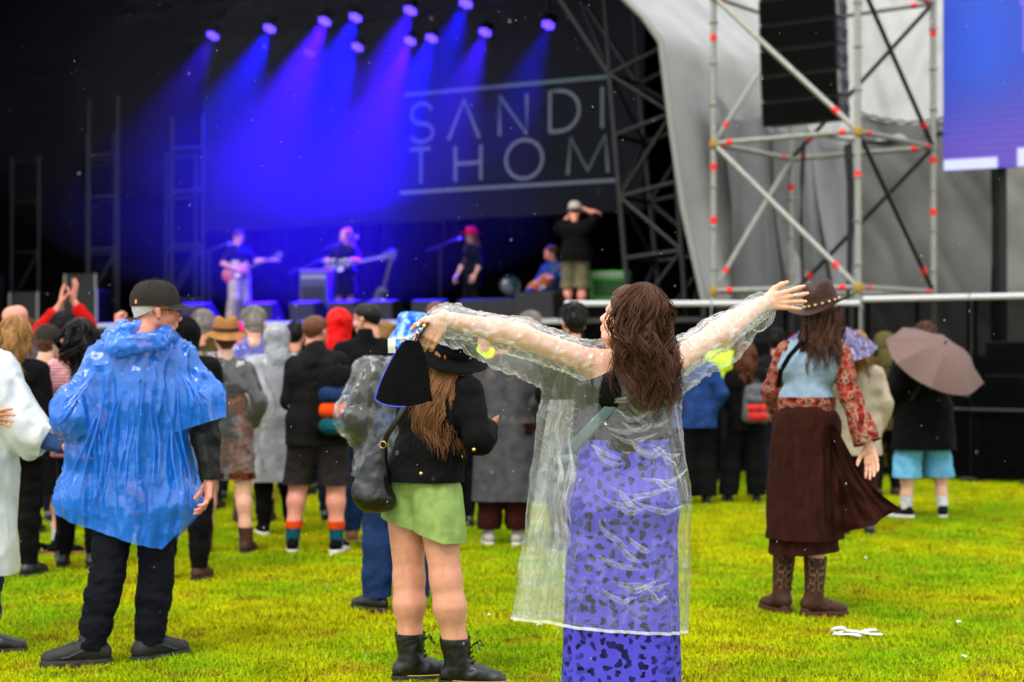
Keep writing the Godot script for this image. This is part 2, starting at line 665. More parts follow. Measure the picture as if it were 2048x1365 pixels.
func materials() -> void:
	mat("skin", Color(0.80, 0.58, 0.47), 0.5, {"vc": true, "sss": 0.12, "spec": 0.42, "tex": T.skin, "bump": T.fine, "depth": 0.05, "scale": 4.0})
	mat("skin_pale", Color(0.86, 0.67, 0.57), 0.5, {"vc": true, "sss": 0.12, "spec": 0.42, "tex": T.skin, "bump": T.fine, "depth": 0.05, "scale": 4.0})
	mat("skin_pink", Color(0.82, 0.56, 0.48), 0.5, {"vc": true, "sss": 0.12, "spec": 0.42, "tex": T.skin, "bump": T.fine, "depth": 0.05, "scale": 4.0})
	mat("steel", Color(0.60, 0.60, 0.57), 0.42, {"metal": 0.25, "tex": T.mottle, "scale": 3.0})
	mat("dark_steel", Color(0.16, 0.16, 0.16), 0.5, {"metal": 0.5, "tex": T.mottle, "scale": 3.0})
	mat("black_metal", Color(0.045, 0.045, 0.05), 0.5, {"spec": 0.4})
	mat("stage_black", Color(0.03, 0.03, 0.033), 0.95, {"spec": 0.1})
	mat("drape", Color(0.025, 0.025, 0.028), 0.95, {"spec": 0.1})
	mat("red_band", Color(0.85, 0.06, 0.04), 0.5)
	mat("yellow_band", Color(0.66, 0.52, 0.06), 0.6, {"tex": T.mottle, "scale": 6.0})
	mat("skin_white", Color(0.60, 0.60, 0.595), 0.55, {"tex": T.soft, "scale": 0.35, "back": Color(0.3, 0.3, 0.3), "spec": 0.4})
	mat("skin_grey", Color(0.40, 0.40, 0.405), 0.55, {"tex": T.soft, "scale": 0.3, "bump": T.wrinkle, "depth": 0.8, "spec": 0.45})
	mat("clear_plastic", Color(0.93, 0.94, 0.94), 0.13, {"alpha": 0.045, "bump": T.crinkle, "scale": 1.3, "depth": 0.5, "spec": 0.55})
	mat("folded_film", Color(0.93, 0.94, 0.94), 0.12, {"alpha": 0.035, "spec": 0.5})
	mat("white_plastic", Color(0.9, 0.92, 0.92), 0.35, {"alpha": 0.66, "bump": T.crinkle, "scale": 1.8, "depth": 0.3, "coat": 0.4, "back": Color(0.3, 0.3, 0.3)})
	mat("blue_plastic", Color(0.0, 0.45, 0.90), 0.27, {"alpha": 0.68, "bump": T.crinkle, "scale": 1.2, "depth": 0.7, "coat": 1.0, "coat_rough": 0.12, "back": Color(0.03, 0.22, 0.4)})
	mat("grey_plastic", Color(0.52, 0.53, 0.56), 0.3, {"alpha": 0.92, "bump": T.crinkle, "scale": 1.6, "depth": 0.3, "coat": 0.3})
	cloth("black_cloth", Color(0.032, 0.032, 0.036))
	cloth("black_denim", Color(0.035, 0.035, 0.04), 0.85, {"bump": T.wrinkle, "depth": 0.7})
	cloth("charcoal", Color(0.085, 0.08, 0.085))
	cloth("shorts_brown", Color(0.17, 0.15, 0.15))
	cloth("navy", Color(0.06, 0.065, 0.10))
	cloth("jeans", Color(0.10, 0.19, 0.34))
	cloth("dark_jeans", Color(0.07, 0.09, 0.16))
	cloth("green_linen", Color(0.56, 0.66, 0.37), 0.85, {"bump": T.wrinkle, "depth": 0.5})
	cloth("royal", Color(0.07, 0.14, 0.62))
	cloth("blue_fleece", Color(0.14, 0.25, 0.48), 0.95)
	cloth("red_rain", Color(0.85, 0.05, 0.05), 0.45)
	cloth("pink", Color(0.85, 0.12, 0.45))
	cloth("olive", Color(0.27, 0.22, 0.10))
	cloth("dark_olive", Color(0.06, 0.075, 0.05), 0.5)
	cloth("khaki", Color(0.45, 0.42, 0.32))
	cloth("cream", Color(0.72, 0.66, 0.58))
	cloth("taupe", Color(0.36, 0.33, 0.33), 0.6)
	cloth("grey_coat", Color(0.30, 0.31, 0.33), 0.6)
	cloth("maroon", Color(0.20, 0.07, 0.06))
	cloth("brown_skirt", Color(0.19, 0.075, 0.05))
	cloth("white_cloth", Color(0.85, 0.85, 0.86))
	cloth("offwhite", Color(0.72, 0.70, 0.66))
	cloth("sky_shorts", Color(0.42, 0.70, 0.84))
	cloth("denim_light", Color(0.55, 0.64, 0.72))
	cloth("denim_blue", Color(0.20, 0.32, 0.50))
	cloth("hi_vis", Color(0.78, 0.92, 0.08), 0.7)
	cloth("tan_felt", Color(0.62, 0.43, 0.24), 0.95)
	cloth("black_felt", Color(0.03, 0.03, 0.033), 0.95)
	cloth("cap_grey", Color(0.19, 0.17, 0.16), 0.9)
	cloth("red_felt", Color(0.80, 0.02, 0.08), 0.9)
	cloth("teal", Color(0.05, 0.32, 0.38))
	cloth("orange", Color(0.88, 0.28, 0.05))
	cloth("red_cloth", Color(0.75, 0.06, 0.06))
	cloth("grey_cloth", Color(0.36, 0.37, 0.39))
	cloth("umbrella_cloth", Color(0.47, 0.38, 0.36), 0.6, {"bump": T.fine, "scale": 12.0, "depth": 0.3})
	cloth("khaki_print", Color(0.26, 0.21, 0.15), 0.85, {"tex": T.floral, "scale": 4.0})
	M.khaki_print.albedo_color = Color(0.75, 0.7, 0.6)
	cloth("grey_coat_skin", Color(0.30, 0.30, 0.32), 0.6)
	cloth("olive_hood", Color(0.33, 0.31, 0.16))
	cloth("coral", Color(0.85, 0.2, 0.2))
	cloth("blue_rain", Color(0.12, 0.25, 0.5), 0.5)
	cloth("gingham", Color(1, 1, 1), 0.85, {"tex": T.gingham, "scale": 45.0, "depth": 0.1})
	cloth("floral", Color(1, 1, 1), 0.7, {"tex": T.floral, "scale": 3.0})
	cloth("tiedye", Color(1, 1, 1), 0.8, {"tex": T.tiedye, "scale": 3.5})
	cloth("flower_print", Color(1, 1, 1), 0.6, {"tex": T.flowers, "scale": 2.2})
	cloth("spotted", Color(1, 1, 1), 0.55, {"tex": T.spots, "scale": 1.4, "depth": 0.3})
	mat("leather_black", Color(0.03, 0.03, 0.032), 0.32, {"bump": T.fine, "scale": 8.0, "depth": 0.15, "spec": 0.5})
	mat("leather_brown", Color(0.27, 0.155, 0.11), 0.6, {"spec": 0.3, "tex": T.mottle, "bump": T.wrinkle, "scale": 6.0, "depth": 0.5})
	mat("leather_hat", Color(0.23, 0.125, 0.10), 0.6, {"spec": 0.3, "tex": T.mottle, "bump": T.wrinkle, "scale": 5.0, "depth": 0.4})
	mat("suede", Color(0.55, 0.36, 0.2), 0.9, {"tex": T.mottle, "scale": 6.0})
	mat("rubber_black", Color(0.04, 0.04, 0.04), 0.7)
	mat("rubber_white", Color(0.8, 0.8, 0.78), 0.6)
	mat("gum", Color(0.55, 0.36, 0.18), 0.6)
	mat("gold", Color(0.85, 0.68, 0.35), 0.25, {"metal": 1.0})
	mat("silver", Color(0.8, 0.8, 0.82), 0.2, {"metal": 1.0})
	mat("stitch", Color(0.72, 0.6, 0.3), 0.8)
	mat("boot_stitch", Color(0.50, 0.42, 0.30), 0.8)
	mat("blue_piping", Color(0.16, 0.26, 0.75), 0.6)
	mat("paper", Color(0.85, 0.85, 0.84), 0.7)
	for h in [["hair_brown", Color(0.29, 0.17, 0.11)], ["hair_light", Color(0.48, 0.32, 0.19)], ["hair_dark", Color(0.045, 0.03, 0.03)], ["hair_grey", Color(0.48, 0.45, 0.43)], ["hair_blond", Color(0.58, 0.42, 0.24)], ["hair_ginger", Color(0.34, 0.19, 0.10)], ["hair_white", Color(0.75, 0.73, 0.7)]]:
		mat(h[0], h[1], 0.5, {"spec": 0.32})

# ---------------------------------------------------------------- ground
func ground() -> void:
	var g := StandardMaterial3D.new()
	g.albedo_texture = T.turf
	g.uv1_triplanar = true
	g.uv1_world_triplanar = true
	g.uv1_scale = Vector3(0.55, 0.55, 0.55)
	g.detail_enabled = true
	g.detail_albedo = T.patch
	g.detail_blend_mode = BaseMaterial3D.BLEND_MODE_MUL
	g.detail_uv_layer = BaseMaterial3D.DETAIL_UV_2
	g.uv2_triplanar = true
	g.uv2_world_triplanar = true
	g.uv2_scale = Vector3(0.13, 0.13, 0.13)
	g.roughness = 0.95
	g.metallic_specular = 0.05
	g.heightmap_enabled = true
	g.heightmap_texture = T.turf
	g.heightmap_scale = 4.0
	var gm := sheet(120, 120, func(a: float, b: float) -> Vector3: return Vector3((a - 0.5) * 400.0, 0.0, 100.0 - b * 400.0))
	var o := part("ground", gm, g, self)
	tag(o, "", "", "", "structure")
	# short trampled turf: clumps of blades, coloured by patches of fresh, yellow and worn grass
	var st := SurfaceTool.new()
	st.begin(Mesh.PRIMITIVE_TRIANGLES)
	var r := RandomNumberGenerator.new()
	r.seed = 99
	for b in 11:
		var root := Vector3(r.randf_range(-0.03, 0.03), 0, r.randf_range(-0.03, 0.03))
		var yaw := r.randf() * TAU
		var lean := r.randf_range(0.3, 1.7)
		var h := r.randf_range(0.014, 0.034)
		var w := r.randf_range(0.0012, 0.0022)
		var side := Vector3(cos(yaw), 0, sin(yaw)) * w
		var away := Vector3(-sin(yaw), 0, cos(yaw))
		var mid := root + Vector3.UP * h * 0.6 + away * h * lean * 0.35
		var tip := root + Vector3.UP * h * (1.0 - 0.25 * lean) + away * h * lean
		var nn := (Vector3.UP * 0.8 - away * 0.6).normalized()
		for p in [root - side, root + side, mid + side * 0.8, root - side, mid + side * 0.8, mid - side * 0.8, mid - side * 0.8, mid + side * 0.8, tip]:
			st.set_normal(nn)
			st.add_vertex(p)
	var mm := MultiMesh.new()
	mm.transform_format = MultiMesh.TRANSFORM_3D
	mm.use_colors = true
	mm.mesh = st.commit()
	var where := []
	var cols := []
	var fresh := Color(0.22, 0.38, 0.003)
	var yellow := Color(0.45, 0.46, 0.002)
	var worn := Color(0.30, 0.17, 0.012)
	while where.size() < 165000:
		var d := 4.8 + 18.0 * pow(r.randf(), 1.45)
		var x := r.randf_range(-1.0, 1.0) * (0.36 * d + 0.8)
		var p := Vector3(x, 0, -d)
		var a := N2.get_noise_2d(x * 0.55, d * 0.55)
		var b := N2.get_noise_2d(x * 2.4 + 40.0, d * 2.4)
		if b < -0.28 and r.randf() < 0.6: continue
		var c := fresh.lerp(yellow, clampf(0.5 + a * 1.3 + r.randf_range(-0.25, 0.25), 0, 1))
		c = c.lerp(worn, clampf(-b * 1.6 - 0.15 + r.randf_range(-0.2, 0.2), 0, 0.85))
		c = c * r.randf_range(0.7, 1.2) * (0.72 if b > 0.25 else 1.0)
		var s := r.randf_range(0.6, 1.25) * (1.0 + 0.5 * maxf(0, N2.get_noise_2d(x * 1.1 - 70.0, d * 1.1)))
		where.append(Transform3D(Basis(Vector3.UP, r.randf() * TAU).scaled(Vector3(s * 1.1, s, s * 1.1)), p))
		cols.append(Color(c.r, c.g, c.b, 1))
	mm.instance_count = where.size()
	for i in where.size():
		mm.set_instance_transform(i, where[i])
		mm.set_instance_color(i, cols[i])
	var gi := MultiMeshInstance3D.new()
	gi.name = "grass"
	gi.multimesh = mm
	gi.material_override = mat("grass_blade", Color(1, 1, 1), 0.8, {"vc": true, "back": Color(0.4, 0.45, 0.05), "spec": 0.12})
	add_child(gi)
	tag(gi, "short trampled yellow green grass over the field", "grass", "", "stuff")

# ---------------------------------------------------------------- stage: local x runs along the front edge, local -z into the stage
func on_stage(t: float, y: float, v: float) -> Vector3:
	return LIP + Vector3(cos(TURN), 0, -sin(TURN)) * t + Vector3(-sin(TURN), 0, -cos(TURN)) * v + Vector3.UP * y

func stage() -> void:
	var s := thing("stage_platform", "long black festival stage platform with a pale front edge", "stage", LIP, TURN)
	part("deck", box(Vector3(17.2, 0.06, 10.0)), M.stage_black, s, Vector3(-6.0, 1.9, -5.0))
	part("skirt", sheet(120, 2, func(a: float, b: float) -> Vector3: return Vector3(-14.6 + 17.2 * a, 1.85 * (1.0 - b), 0.03 * sin(a * 260.0))), M.drape, s, Vector3(0, 0, 0.0))
	for k in 9:
		part("edge_panel", box(Vector3(1.9, 0.07, 0.03), 0.006), mat("edge_white", Color(0.62, 0.62, 0.62), 0.5), s, Vector3(-13.6 + 1.91 * k, 1.915, 0.02))
	# back and wing curtains
	var c := thing("stage_backdrop", "black curtain hanging across the back of the stage", "curtain", LIP, TURN)
	part("curtain", sheet(200, 2, func(a: float, b: float) -> Vector3:
		var top := minf(10.4, 10.5 - 0.115 * pow(absf(-6.0 - (-14.4 + 16.4 * a)), 2.0))
		return Vector3(-14.4 + 16.4 * a, lerpf(maxf(top, 2.0), 1.95, b), -9.4 + 0.09 * sin(a * 190.0) + 0.05 * sin(a * 77.0))), M.drape, c)
	var w := thing("wing_curtain", "black curtain closing the far wing of the stage", "curtain", LIP, TURN)
	part("curtain", sheet(100, 2, func(a: float, b: float) -> Vector3: return Vector3(-14.5 + 0.07 * sin(a * 90.0), 8.6 - 6.6 * b, 0.2 - 9.5 * a)), M.drape, w)
	# roof: an arch, black lining inside and white skin outside
	var prof := [Vector2(2.62, 0.0), Vector2(2.5, 2.19), Vector2(2.2, 3.43), Vector2(2.015, 4.62), Vector2(1.864, 5.75), Vector2(1.6, 6.12), Vector2(1.286, 6.43), Vector2(0.4, 7.5), Vector2(-0.8, 8.7), Vector2(-2.6, 9.8), Vector2(-6.0, 10.6), Vector2(-9.4, 9.8), Vector2(-11.2, 8.7), Vector2(-12.6, 7.2), Vector2(-13.6, 5.6), Vector2(-14.4, 3.4), Vector2(-14.62, 0.0)]
	var curve := Curve2D.new()
	for p in prof: curve.add_point(p)
	var L := curve.get_baked_length()
	var roof := thing("stage_roof", "white fabric arched roof over the stage with black lining", "stage roof", LIP, TURN)
	part("roof_skin", sheet(220, 60, func(a: float, b: float) -> Vector3:
		var p := curve.sample_baked(a * L)
		var q := curve.sample_baked(minf(a * L + 0.05, L)) - curve.sample_baked(maxf(a * L - 0.05, 0.0))
		var nn := Vector2(q.y, -q.x).normalized()
		var z := 0.25 - b * 13.6
		var sag := 0.12 * sin(b * TAU * 4.0 + a * 9.0) + 0.05 * N1.get_noise_2d(a * 9.0 + b * 20.0, b * 14.0) + 0.12 * N1.get_noise_2d(a * 12.0 + b * 9.0, b * 3.0 - a * 5.0)
		sag = (sag * 0.6 + 0.12) * smoothstep(0.0, 0.12, b)
		return Vector3(p.x + nn.x * (0.06 + sag), p.y + nn.y * (0.06 + sag), z)), M.skin_white, roof)
	part("lining", sheet(160, 2, func(a: float, b: float) -> Vector3:
		var p := curve.sample_baked(a * L)
		return Vector3(p.x, p.y, 0.22 - b * 13.4)), M.stage_black, roof)
	part("edge_tube", tube(Array(curve.get_baked_points()).map(func(p: Vector2) -> Vector3: return Vector3(p.x + 0.03, p.y, 0.27)), 0.05, 8), mat("edge_grey", Color(0.5, 0.49, 0.48), 0.5), roof)
	# lower side panels along the near side of the roof, sagging grey sheets
	var sd := thing("side_tarpaulin", "grey tarpaulin lining the outside of the stage below the white roof", "tarpaulin", LIP, TURN)
	for k in 3:
		var z0 := -0.5 - 2.0 * k
		part("panel", sheet(40, 40, func(a: float, b: float) -> Vector3:
			var y := 4.9 * (1.0 - b) + 0.2
			var p := 2.72 + 0.30 * pow(b, 1.3) - 0.35 * (1.0 - b)
			var f := 0.07 * N1.get_noise_2d(a * 2.0 + k * 7.0 + b, b * 1.6) + 0.035 * sin(a * 9.0 + b * 4.0 + 2.0 * k) * (1.0 - 0.5 * b)
			return Vector3(p + f, y + 0.25 * sin(a * PI) * (b - 1.0), z0 - 1.96 * a)), M.skin_grey, sd)
	# white sheet rising from the tarpaulin wall towards the back of the roof
	var wr := thing("wing_canopy", "creased off-white sheet sloping up behind the scaffold tower", "tarpaulin", LIP, TURN)
	part("sheet", sheet(60, 50, func(a: float, b: float) -> Vector3:
		var f := 0.12 * N1.get_noise_2d(a * 3.0 + b * 2.5, b * 2.0 - a * 2.0) + 0.10 * absf(N1.get_noise_2d(a * 5.0 - b * 4.0, b * 2.5))
		return Vector3(lerpf(2.1, 5.0 - 0.6 * (1.0 - b), a), lerpf(10.6, 5.12 - 0.25 * sin(a * PI), b), lerpf(-9.2, -5.02, b) + f)), M.skin_white, wr)
	part("hem", tube(range(25).map(func(i: int) -> Vector3: return Vector3(lerpf(2.1, 5.0, i / 24.0), 5.11 - 0.25 * sin(i / 24.0 * PI), -4.99 + 0.02 * (i % 2))), 0.025, 6), M.dark_steel, wr)
	# led wall at the back with the thin lettering
	var scr := thing("led_wall", "dark video wall with thin pale capital letters between two lines", "video wall", LIP, TURN)
	part("screen", box(Vector3(10.4, 5.4, 0.12)), mat("led_dark_screen", Color(0.03, 0.03, 0.033), 0.7, {"spec": 0.2, "glow": Color(0.17, 0.17, 0.185), "power": 0.10}), scr, Vector3(-6.6, 6.75, -6.12))
	var ink := mat("led_letter_screen", Color(0.3, 0.3, 0.32), 0.6, {"glow": Color(0.52, 0.58, 0.58), "power": 0.115})
	var green := mat("led_green_screen", Color(0.3, 0.3, 0.32), 0.6, {"glow": Color(0.42, 0.55, 0.43), "power": 0.115})
	var blue := mat("led_blue_screen", Color(0.3, 0.3, 0.32), 0.6, {"glow": Color(0.36, 0.42, 0.68), "power": 0.115})
	var stroke := func(called: String, pts: Array, m: Material) -> void:
		var t := Tubes.new()
		t.add(pts.map(func(p: Vector2) -> Vector3: return Vector3(p.x, p.y, -6.045)), 0.034, 6, 0.25, Vector3.BACK)
		part(called, tubes_mesh(t), m, scr)
	var arc := func(cx: float, cy: float, rx: float, ry: float, a0: float, a1: float) -> Array:
		var o := []
		for k in 25:
			var t := deg_to_rad(lerpf(a0, a1, k / 24.0))
			o.append(Vector2(cx + rx * cos(t), cy + ry * sin(t)))
		return o
	# first row spans y 5.62 to 6.36, second row 4.80 to 5.52
	var y0 := 5.6
	var y1 := 6.36
	stroke.call("line", [Vector2(-6.58, 6.56), Vector2(-4.3, 6.55)], blue)
	stroke.call("line", [Vector2(-4.3, 6.55), Vector2(-1.95, 6.54)], green)
	stroke.call("letter", arc.call(-6.18, y1 - 0.2, 0.24, 0.2, 20, 270) + arc.call(-6.18, y0 + 0.18, 0.26, 0.18, 90, -160), blue)
	stroke.call("letter", [Vector2(-5.56, y0), Vector2(-5.2, y1), Vector2(-4.86, y0)], ink)
	stroke.call("letter", [Vector2(-4.40, y0), Vector2(-4.40, y1), Vector2(-3.8, y0), Vector2(-3.8, y1)], ink)
	stroke.call("letter", [Vector2(-3.3, y0), Vector2(-3.3, y1), Vector2(-3.1, y1)] + arc.call(-3.1, (y0 + y1) / 2, 0.42, 0.38, 90, -90) + [Vector2(-3.3, y0)], ink)
	stroke.call("letter", [Vector2(-2.2, y0), Vector2(-2.2, y1)], green)
	var z0 := 4.78
	var z1 := 5.46
	stroke.call("letter", [Vector2(-6.45, z1), Vector2(-5.98, z1)], blue)
	stroke.call("letter", [Vector2(-6.2, z1), Vector2(-6.2, z0)], blue)
	stroke.call("letter", [Vector2(-5.4, z0), Vector2(-5.4, z1)], ink)
	stroke.call("letter", [Vector2(-4.82, z0), Vector2(-4.82, z1)], ink)
	stroke.call("letter", [Vector2(-5.4, (z0 + z1) / 2), Vector2(-4.82, (z0 + z1) / 2)], ink)
	stroke.call("letter", arc.call(-3.86, (z0 + z1) / 2, 0.4, 0.37, 0, 360), ink)
	stroke.call("letter", [Vector2(-2.92, z0), Vector2(-2.86, z1), Vector2(-2.5, z0 + 0.05), Vector2(-2.14, z1), Vector2(-2.08, z0)], green)
	stroke.call("line", [Vector2(-6.7, 4.62), Vector2(-1.92, 4.62)], ink)

func stage_lights() -> void:
	# lamps hang from two trusses
	var rows := [[3.5, 7.58, [-9.34, -7.95, -6.66, -5.96, -4.76, -3.59], [.14, .55, 1.3, .8, .5, .3]], [5.5, 7.50, [-8.54, -7.35, -6.1, -5.6, -4.4, -3.04], [0.0, .6, 1.1, 1.0, .35, .12]]]
	for r in rows:
		var tr := thing("lighting_truss", "black %s lighting truss carrying a row of violet lamps" % ("front" if r[0] < 4 else "rear"), "truss", LIP, TURN)
		for q in [[-0.15, 0.55], [0.15, 0.55], [-0.15, 0.85], [0.15, 0.85]]:
			part("chord", bar(Vector3(-12.5, r[1] + q[1], -r[0] + q[0]), Vector3(0.6, r[1] + q[1], -r[0] + q[0]), 0.025, 8), M.dark_steel, tr)
		for k in 26:
			var x := -12.5 + 0.5 * k
			part("lacing", bar(Vector3(x, r[1] + (0.55 if k % 2 else 0.85), -r[0] + 0.15), Vector3(x + 0.5, r[1] + (0.85 if k % 2 else 0.55), -r[0] + 0.15), 0.012, 6), M.dark_steel, tr)
		for k in 6:
			lamp(on_stage(r[2][k], r[1], r[0]), r[3][k], k % 2 == 0)
	# the haze that the beams show up in, thickest in the middle
	var fm := FogMaterial.new()
	fm.albedo = Color(0.9, 0.9, 1.0)
	fm.density = 0.0019
	var banks := [Vector3(10.0, 4.8, 6.5), Vector3(14.5, 8.2, 9.0)]
	for k in banks.size():
		var fog := FogVolume.new()
		fog.name = numbered("stage_haze")
		fog.shape = RenderingServer.FOG_VOLUME_SHAPE_ELLIPSOID
		fog.size = banks[k]
		fog.material = fm
		add_child(fog)
		fog.position = on_stage(-6.9, 6.3 - 0.05 * k, 3.0)
		fog.rotation.y = TURN
		tag(fog, "thin haze hanging under the stage roof", "haze", "stage haze", "stuff")

func lamp(at: Vector3, power: float, violet: bool) -> void:
	var dim := power == 0.0
	var o := thing("stage_lamp", "round violet LED lamp glowing under the %s truss" % ("front" if at.y > 7.55 else "rear"), "stage lamp", at, TURN, "violet lamps under the stage roof")
	var aim := Vector3(0.0, -1.0, 0.66).normalized()
	var b := Basis(Quaternion(Vector3.BACK, aim))
	var head := part("head", lathe([Vector2(0.0, -0.2), Vector2(0.09, -0.19), Vector2(0.13, -0.08), Vector2(0.135, 0.02), Vector2(0.125, 0.02), Vector2(0.12, -0.005), Vector2(0.0, -0.005)], 20), M.black_metal, o)
	head.basis = Basis(Quaternion(Vector3.UP, aim))
	for k in 7:
		var a := TAU * k / 6.0
		var q := Vector3(cos(a), sin(a), 0) * (0.0 if k == 6 else 0.078)
		var cell := part("lens", lathe([Vector2(0.034, 0.0), Vector2(0.03, 0.012), Vector2(0.0, 0.018)], 10), mat("lamp_dim" if dim else "lamp_glow", Color(0.2, 0.1, 0.5), 0.3, {"glow": Color(0.30, 0.20, 1.0), "power": 0.6 if dim else 2.4}), o)
		cell.transform = Transform3D(Basis(Quaternion(Vector3.UP, aim)), b * q + aim * 0.0)
	part("yoke", tube([Vector3(-0.16, 0, 0), Vector3(-0.16, 0.2, -0.02), Vector3(-0.1, 0.26, -0.02), Vector3(0.1, 0.26, -0.02), Vector3(0.16, 0.2, -0.02), Vector3(0.16, 0, 0)], 0.014, 6), M.black_metal, o)
	part("clamp", bar(Vector3(0, 0.26, -0.02), Vector3(0, 0.56, 0.0), 0.03, 8), M.black_metal, o)
	o.scale = Vector3(1.12, 1.12, 1.12)
	if dim: return
	var l := SpotLight3D.new()
	l.name = "beam"
	l.light_color = Color(0.22, 0.02, 1.0) if violet else Color(0.06, 0.02, 1.0)
	l.light_energy = 1700.0 * power
	l.spot_angle = 19.0
	l.spot_angle_attenuation = 1.0
	l.spot_range = 25.0
	l.spot_attenuation = 2.0
	l.light_size = 0.1
	l.shadow_enabled = true
	o.add_child(l, true)
	l.basis = Basis.looking_at(aim, Vector3.RIGHT)
	l.position = aim * 0.06
# ---------------------------------------------------------------- scaffold tower, loudspeakers, side screen, tarpaulins, truss leg
func side_structures() -> void:
	var c := [Vector3(2.651, 0, -21), Vector3(4.288, 0, -19.8), Vector3(5.644, 0, -21.4), Vector3(3.965, 0, -22.7)]
	var mid: Vector3 = (c[0] + c[1] + c[2] + c[3]) / 4.0
	var tw := thing("scaffold_tower", "silver scaffold tower with red bands and yellow couplers holding loudspeakers", "scaffold tower", mid)
	var lv := [0.35, 2.275, 4.21, 6.145, 8.08]
	var off := func(i: int, y: float) -> Vector3: return c[i] - mid + Vector3.UP * y
	for i in 4:
		var p := part("post", bar(off.call(i, 0.0), off.call(i, 9.4), 0.042), M.steel, tw)
		part("base_plate", box(Vector3(0.22, 0.02, 0.22)), M.steel, tw, off.call(i, 0.011))
		for y in ([3.2, 3.9, 5.6, 6.2, 1.2] if i % 2 == 0 else [3.6, 6.0, 1.5]):
			part("red_band", lathe([Vector2(0.044, -0.045), Vector2(0.047, -0.04), Vector2(0.047, 0.04), Vector2(0.044, 0.045)], 12), M.red_band, p, off.call(i, y + 0.07 * i))
		for k in 16:
			part("rosette", lathe([Vector2(0.042, -0.012), Vector2(0.062, -0.006), Vector2(0.062, 0.006), Vector2(0.042, 0.012)], 10), M.steel, p, off.call(i, 0.4 + 0.54 * k))
		for y in lv:
			var j := (i + 1) % 4
			var a: Vector3 = off.call(i, y)
			var b: Vector3 = off.call(j, y)
			var l := part("ledger", bar(a, b, 0.034), M.steel, tw)
			for f in [0.1, 0.88]:
				var q := a.lerp(b, f)
				part("red_band", bar(q, q + (b - a).normalized() * 0.09, 0.0375), M.red_band, l)
			if i < 2:
				var cp := part("coupler", box(Vector3(0.10, 0.12, 0.10), 0.025), M.yellow_band, tw, a + Vector3(0, -0.01, 0.03))
				cp.rotation.y = 0.6
	for br in [[0, 2, 1, 1, "steel"], [0, 3, 1, 2, "steel"], [1, 2, 2, 1, "dark_steel"], [1, 3, 2, 2, "dark_steel"], [2, 3, 3, 2, "dark_steel"], [2, 2, 3, 1, "dark_steel"], [3, 2, 0, 1, "steel"], [3, 3, 0, 2, "steel"]]:
		var a: Vector3 = off.call(br[0], lv[br[1]])
		var b: Vector3 = off.call(br[2], lv[br[3]])
		var q := part("brace", bar(a, b, 0.036 if br[4] == "steel" else 0.03), M[br[4]], tw)
		var e := b + (a - b).normalized() * 0.45
		part("red_band", bar(e, e + (b - a).normalized() * 0.09, 0.0395), M.red_band, q)
	# loudspeaker column
	var la := thing("loudspeaker_column", "tall black column of loudspeaker cabinets hanging inside the scaffold tower", "loudspeaker", Vector3(3.84, 4.426, -20.9), TURN)
	var y := 0.0
	var z := 0.0
	for k in 11:
		var tilt := -0.16 + 0.022 * k
		var cab := part("cabinet", box(Vector3(1.05, 0.32, 0.45), 0.012), M.black_metal, la, Vector3(0, y + 0.19, z), Vector3(-tilt * 0.6, 0, 0.02))
		part("grille", box(Vector3(1.0, 0.28, 0.012), 0.004), mat("grille", Color(0.02, 0.02, 0.022), 0.9, {"spec": 0.2}), cab, Vector3(0, 0, 0.227))
		for q in [-0.13, 0.14]:
			var h := part("handle", lathe([Vector2(0.075, 0.0), Vector2(0.07, 0.012), Vector2(0.045, 0.012), Vector2(0.035, -0.006), Vector2(0.0, -0.006)], 16), mat("handle_grey", Color(0.12, 0.12, 0.125), 0.45), cab, Vector3(0.527, 0.0, q), Vector3(0, 0, -PI / 2))
			h.scale = Vector3(1, 1, 0.9)
		part("bracket", box(Vector3(0.012, 0.3, 0.05), 0.003), M.steel if k % 3 == 1 else M.dark_steel, cab, Vector3(0.533, 0.0, 0.2))
		y += 0.326
		z -= 0.326 * tilt * 0.6
	for q in [-0.42, 0.42]:
		part("chain", bar(Vector3(q, y, z), Vector3(q * 0.5, y + 2.0, z), 0.02, 6), M.dark_steel, la)
	# loose black cables down the tower
	for q in [[1685, 290, 1712, 585, 20.8], [1697, 285, 1690, 560, 21.0], [1612, 285, 1608, 600, 21.9]]:
		var d: float = q[4]
		var a := Vector3((q[0] - 1024.0) * d / 3200.0, 1.5 + (700.0 - q[1]) * d / 3200.0, -d)
		var b := Vector3((q[2] - 1024.0) * d / 3200.0, 0.02, -d)
		var pts := []
		for k in 9:
			var t := k / 8.0
			pts.append(a.lerp(b, t) - a + Vector3(0.06 * sin(t * 5.0 + q[0]), 0, 0.05 * sin(t * 3.0)))
		var cb := part("cable", tube(pts, 0.028, 6), M.rubber_black, self)
		cb.position = a
		tag(cb, "black cable hanging down inside the scaffold tower", "cable", "cables down the scaffold tower")
	# tarpaulin wall beyond the tower
	for k in 2:
		var t0: float = [2.95, 5.24][k]
		var t1: float = [5.13, 9.6][k]
		var tp := thing("tarpaulin_wall", ["grey tarpaulin sheet laced up behind the scaffold tower", "pale creased tarpaulin sheet under the side video screen"][k], "tarpaulin", LIP, TURN)
		part("sheet", sheet(60, 60, func(a: float, b: float) -> Vector3:
			var hh: float = 5.35 - 0.25 * sin(a * PI)
			var f := 0.08 * N1.get_noise_2d(a * 2.0 + 11.0 * k + b * 1.8, b * 1.5 - a) + 0.05 * absf(N1.get_noise_2d(a * 3.0 - b * 4.0, b * 2.0 + 30.0 * k))
			return Vector3(lerpf(t0, t1, a), hh * (1.0 - b), -5.0 + f)), [M.skin_grey, mat("skin_pale_grey", Color(0.55, 0.55, 0.55), 0.5, {"tex": T.soft, "scale": 0.4, "spec": 0.45})][k], tp)
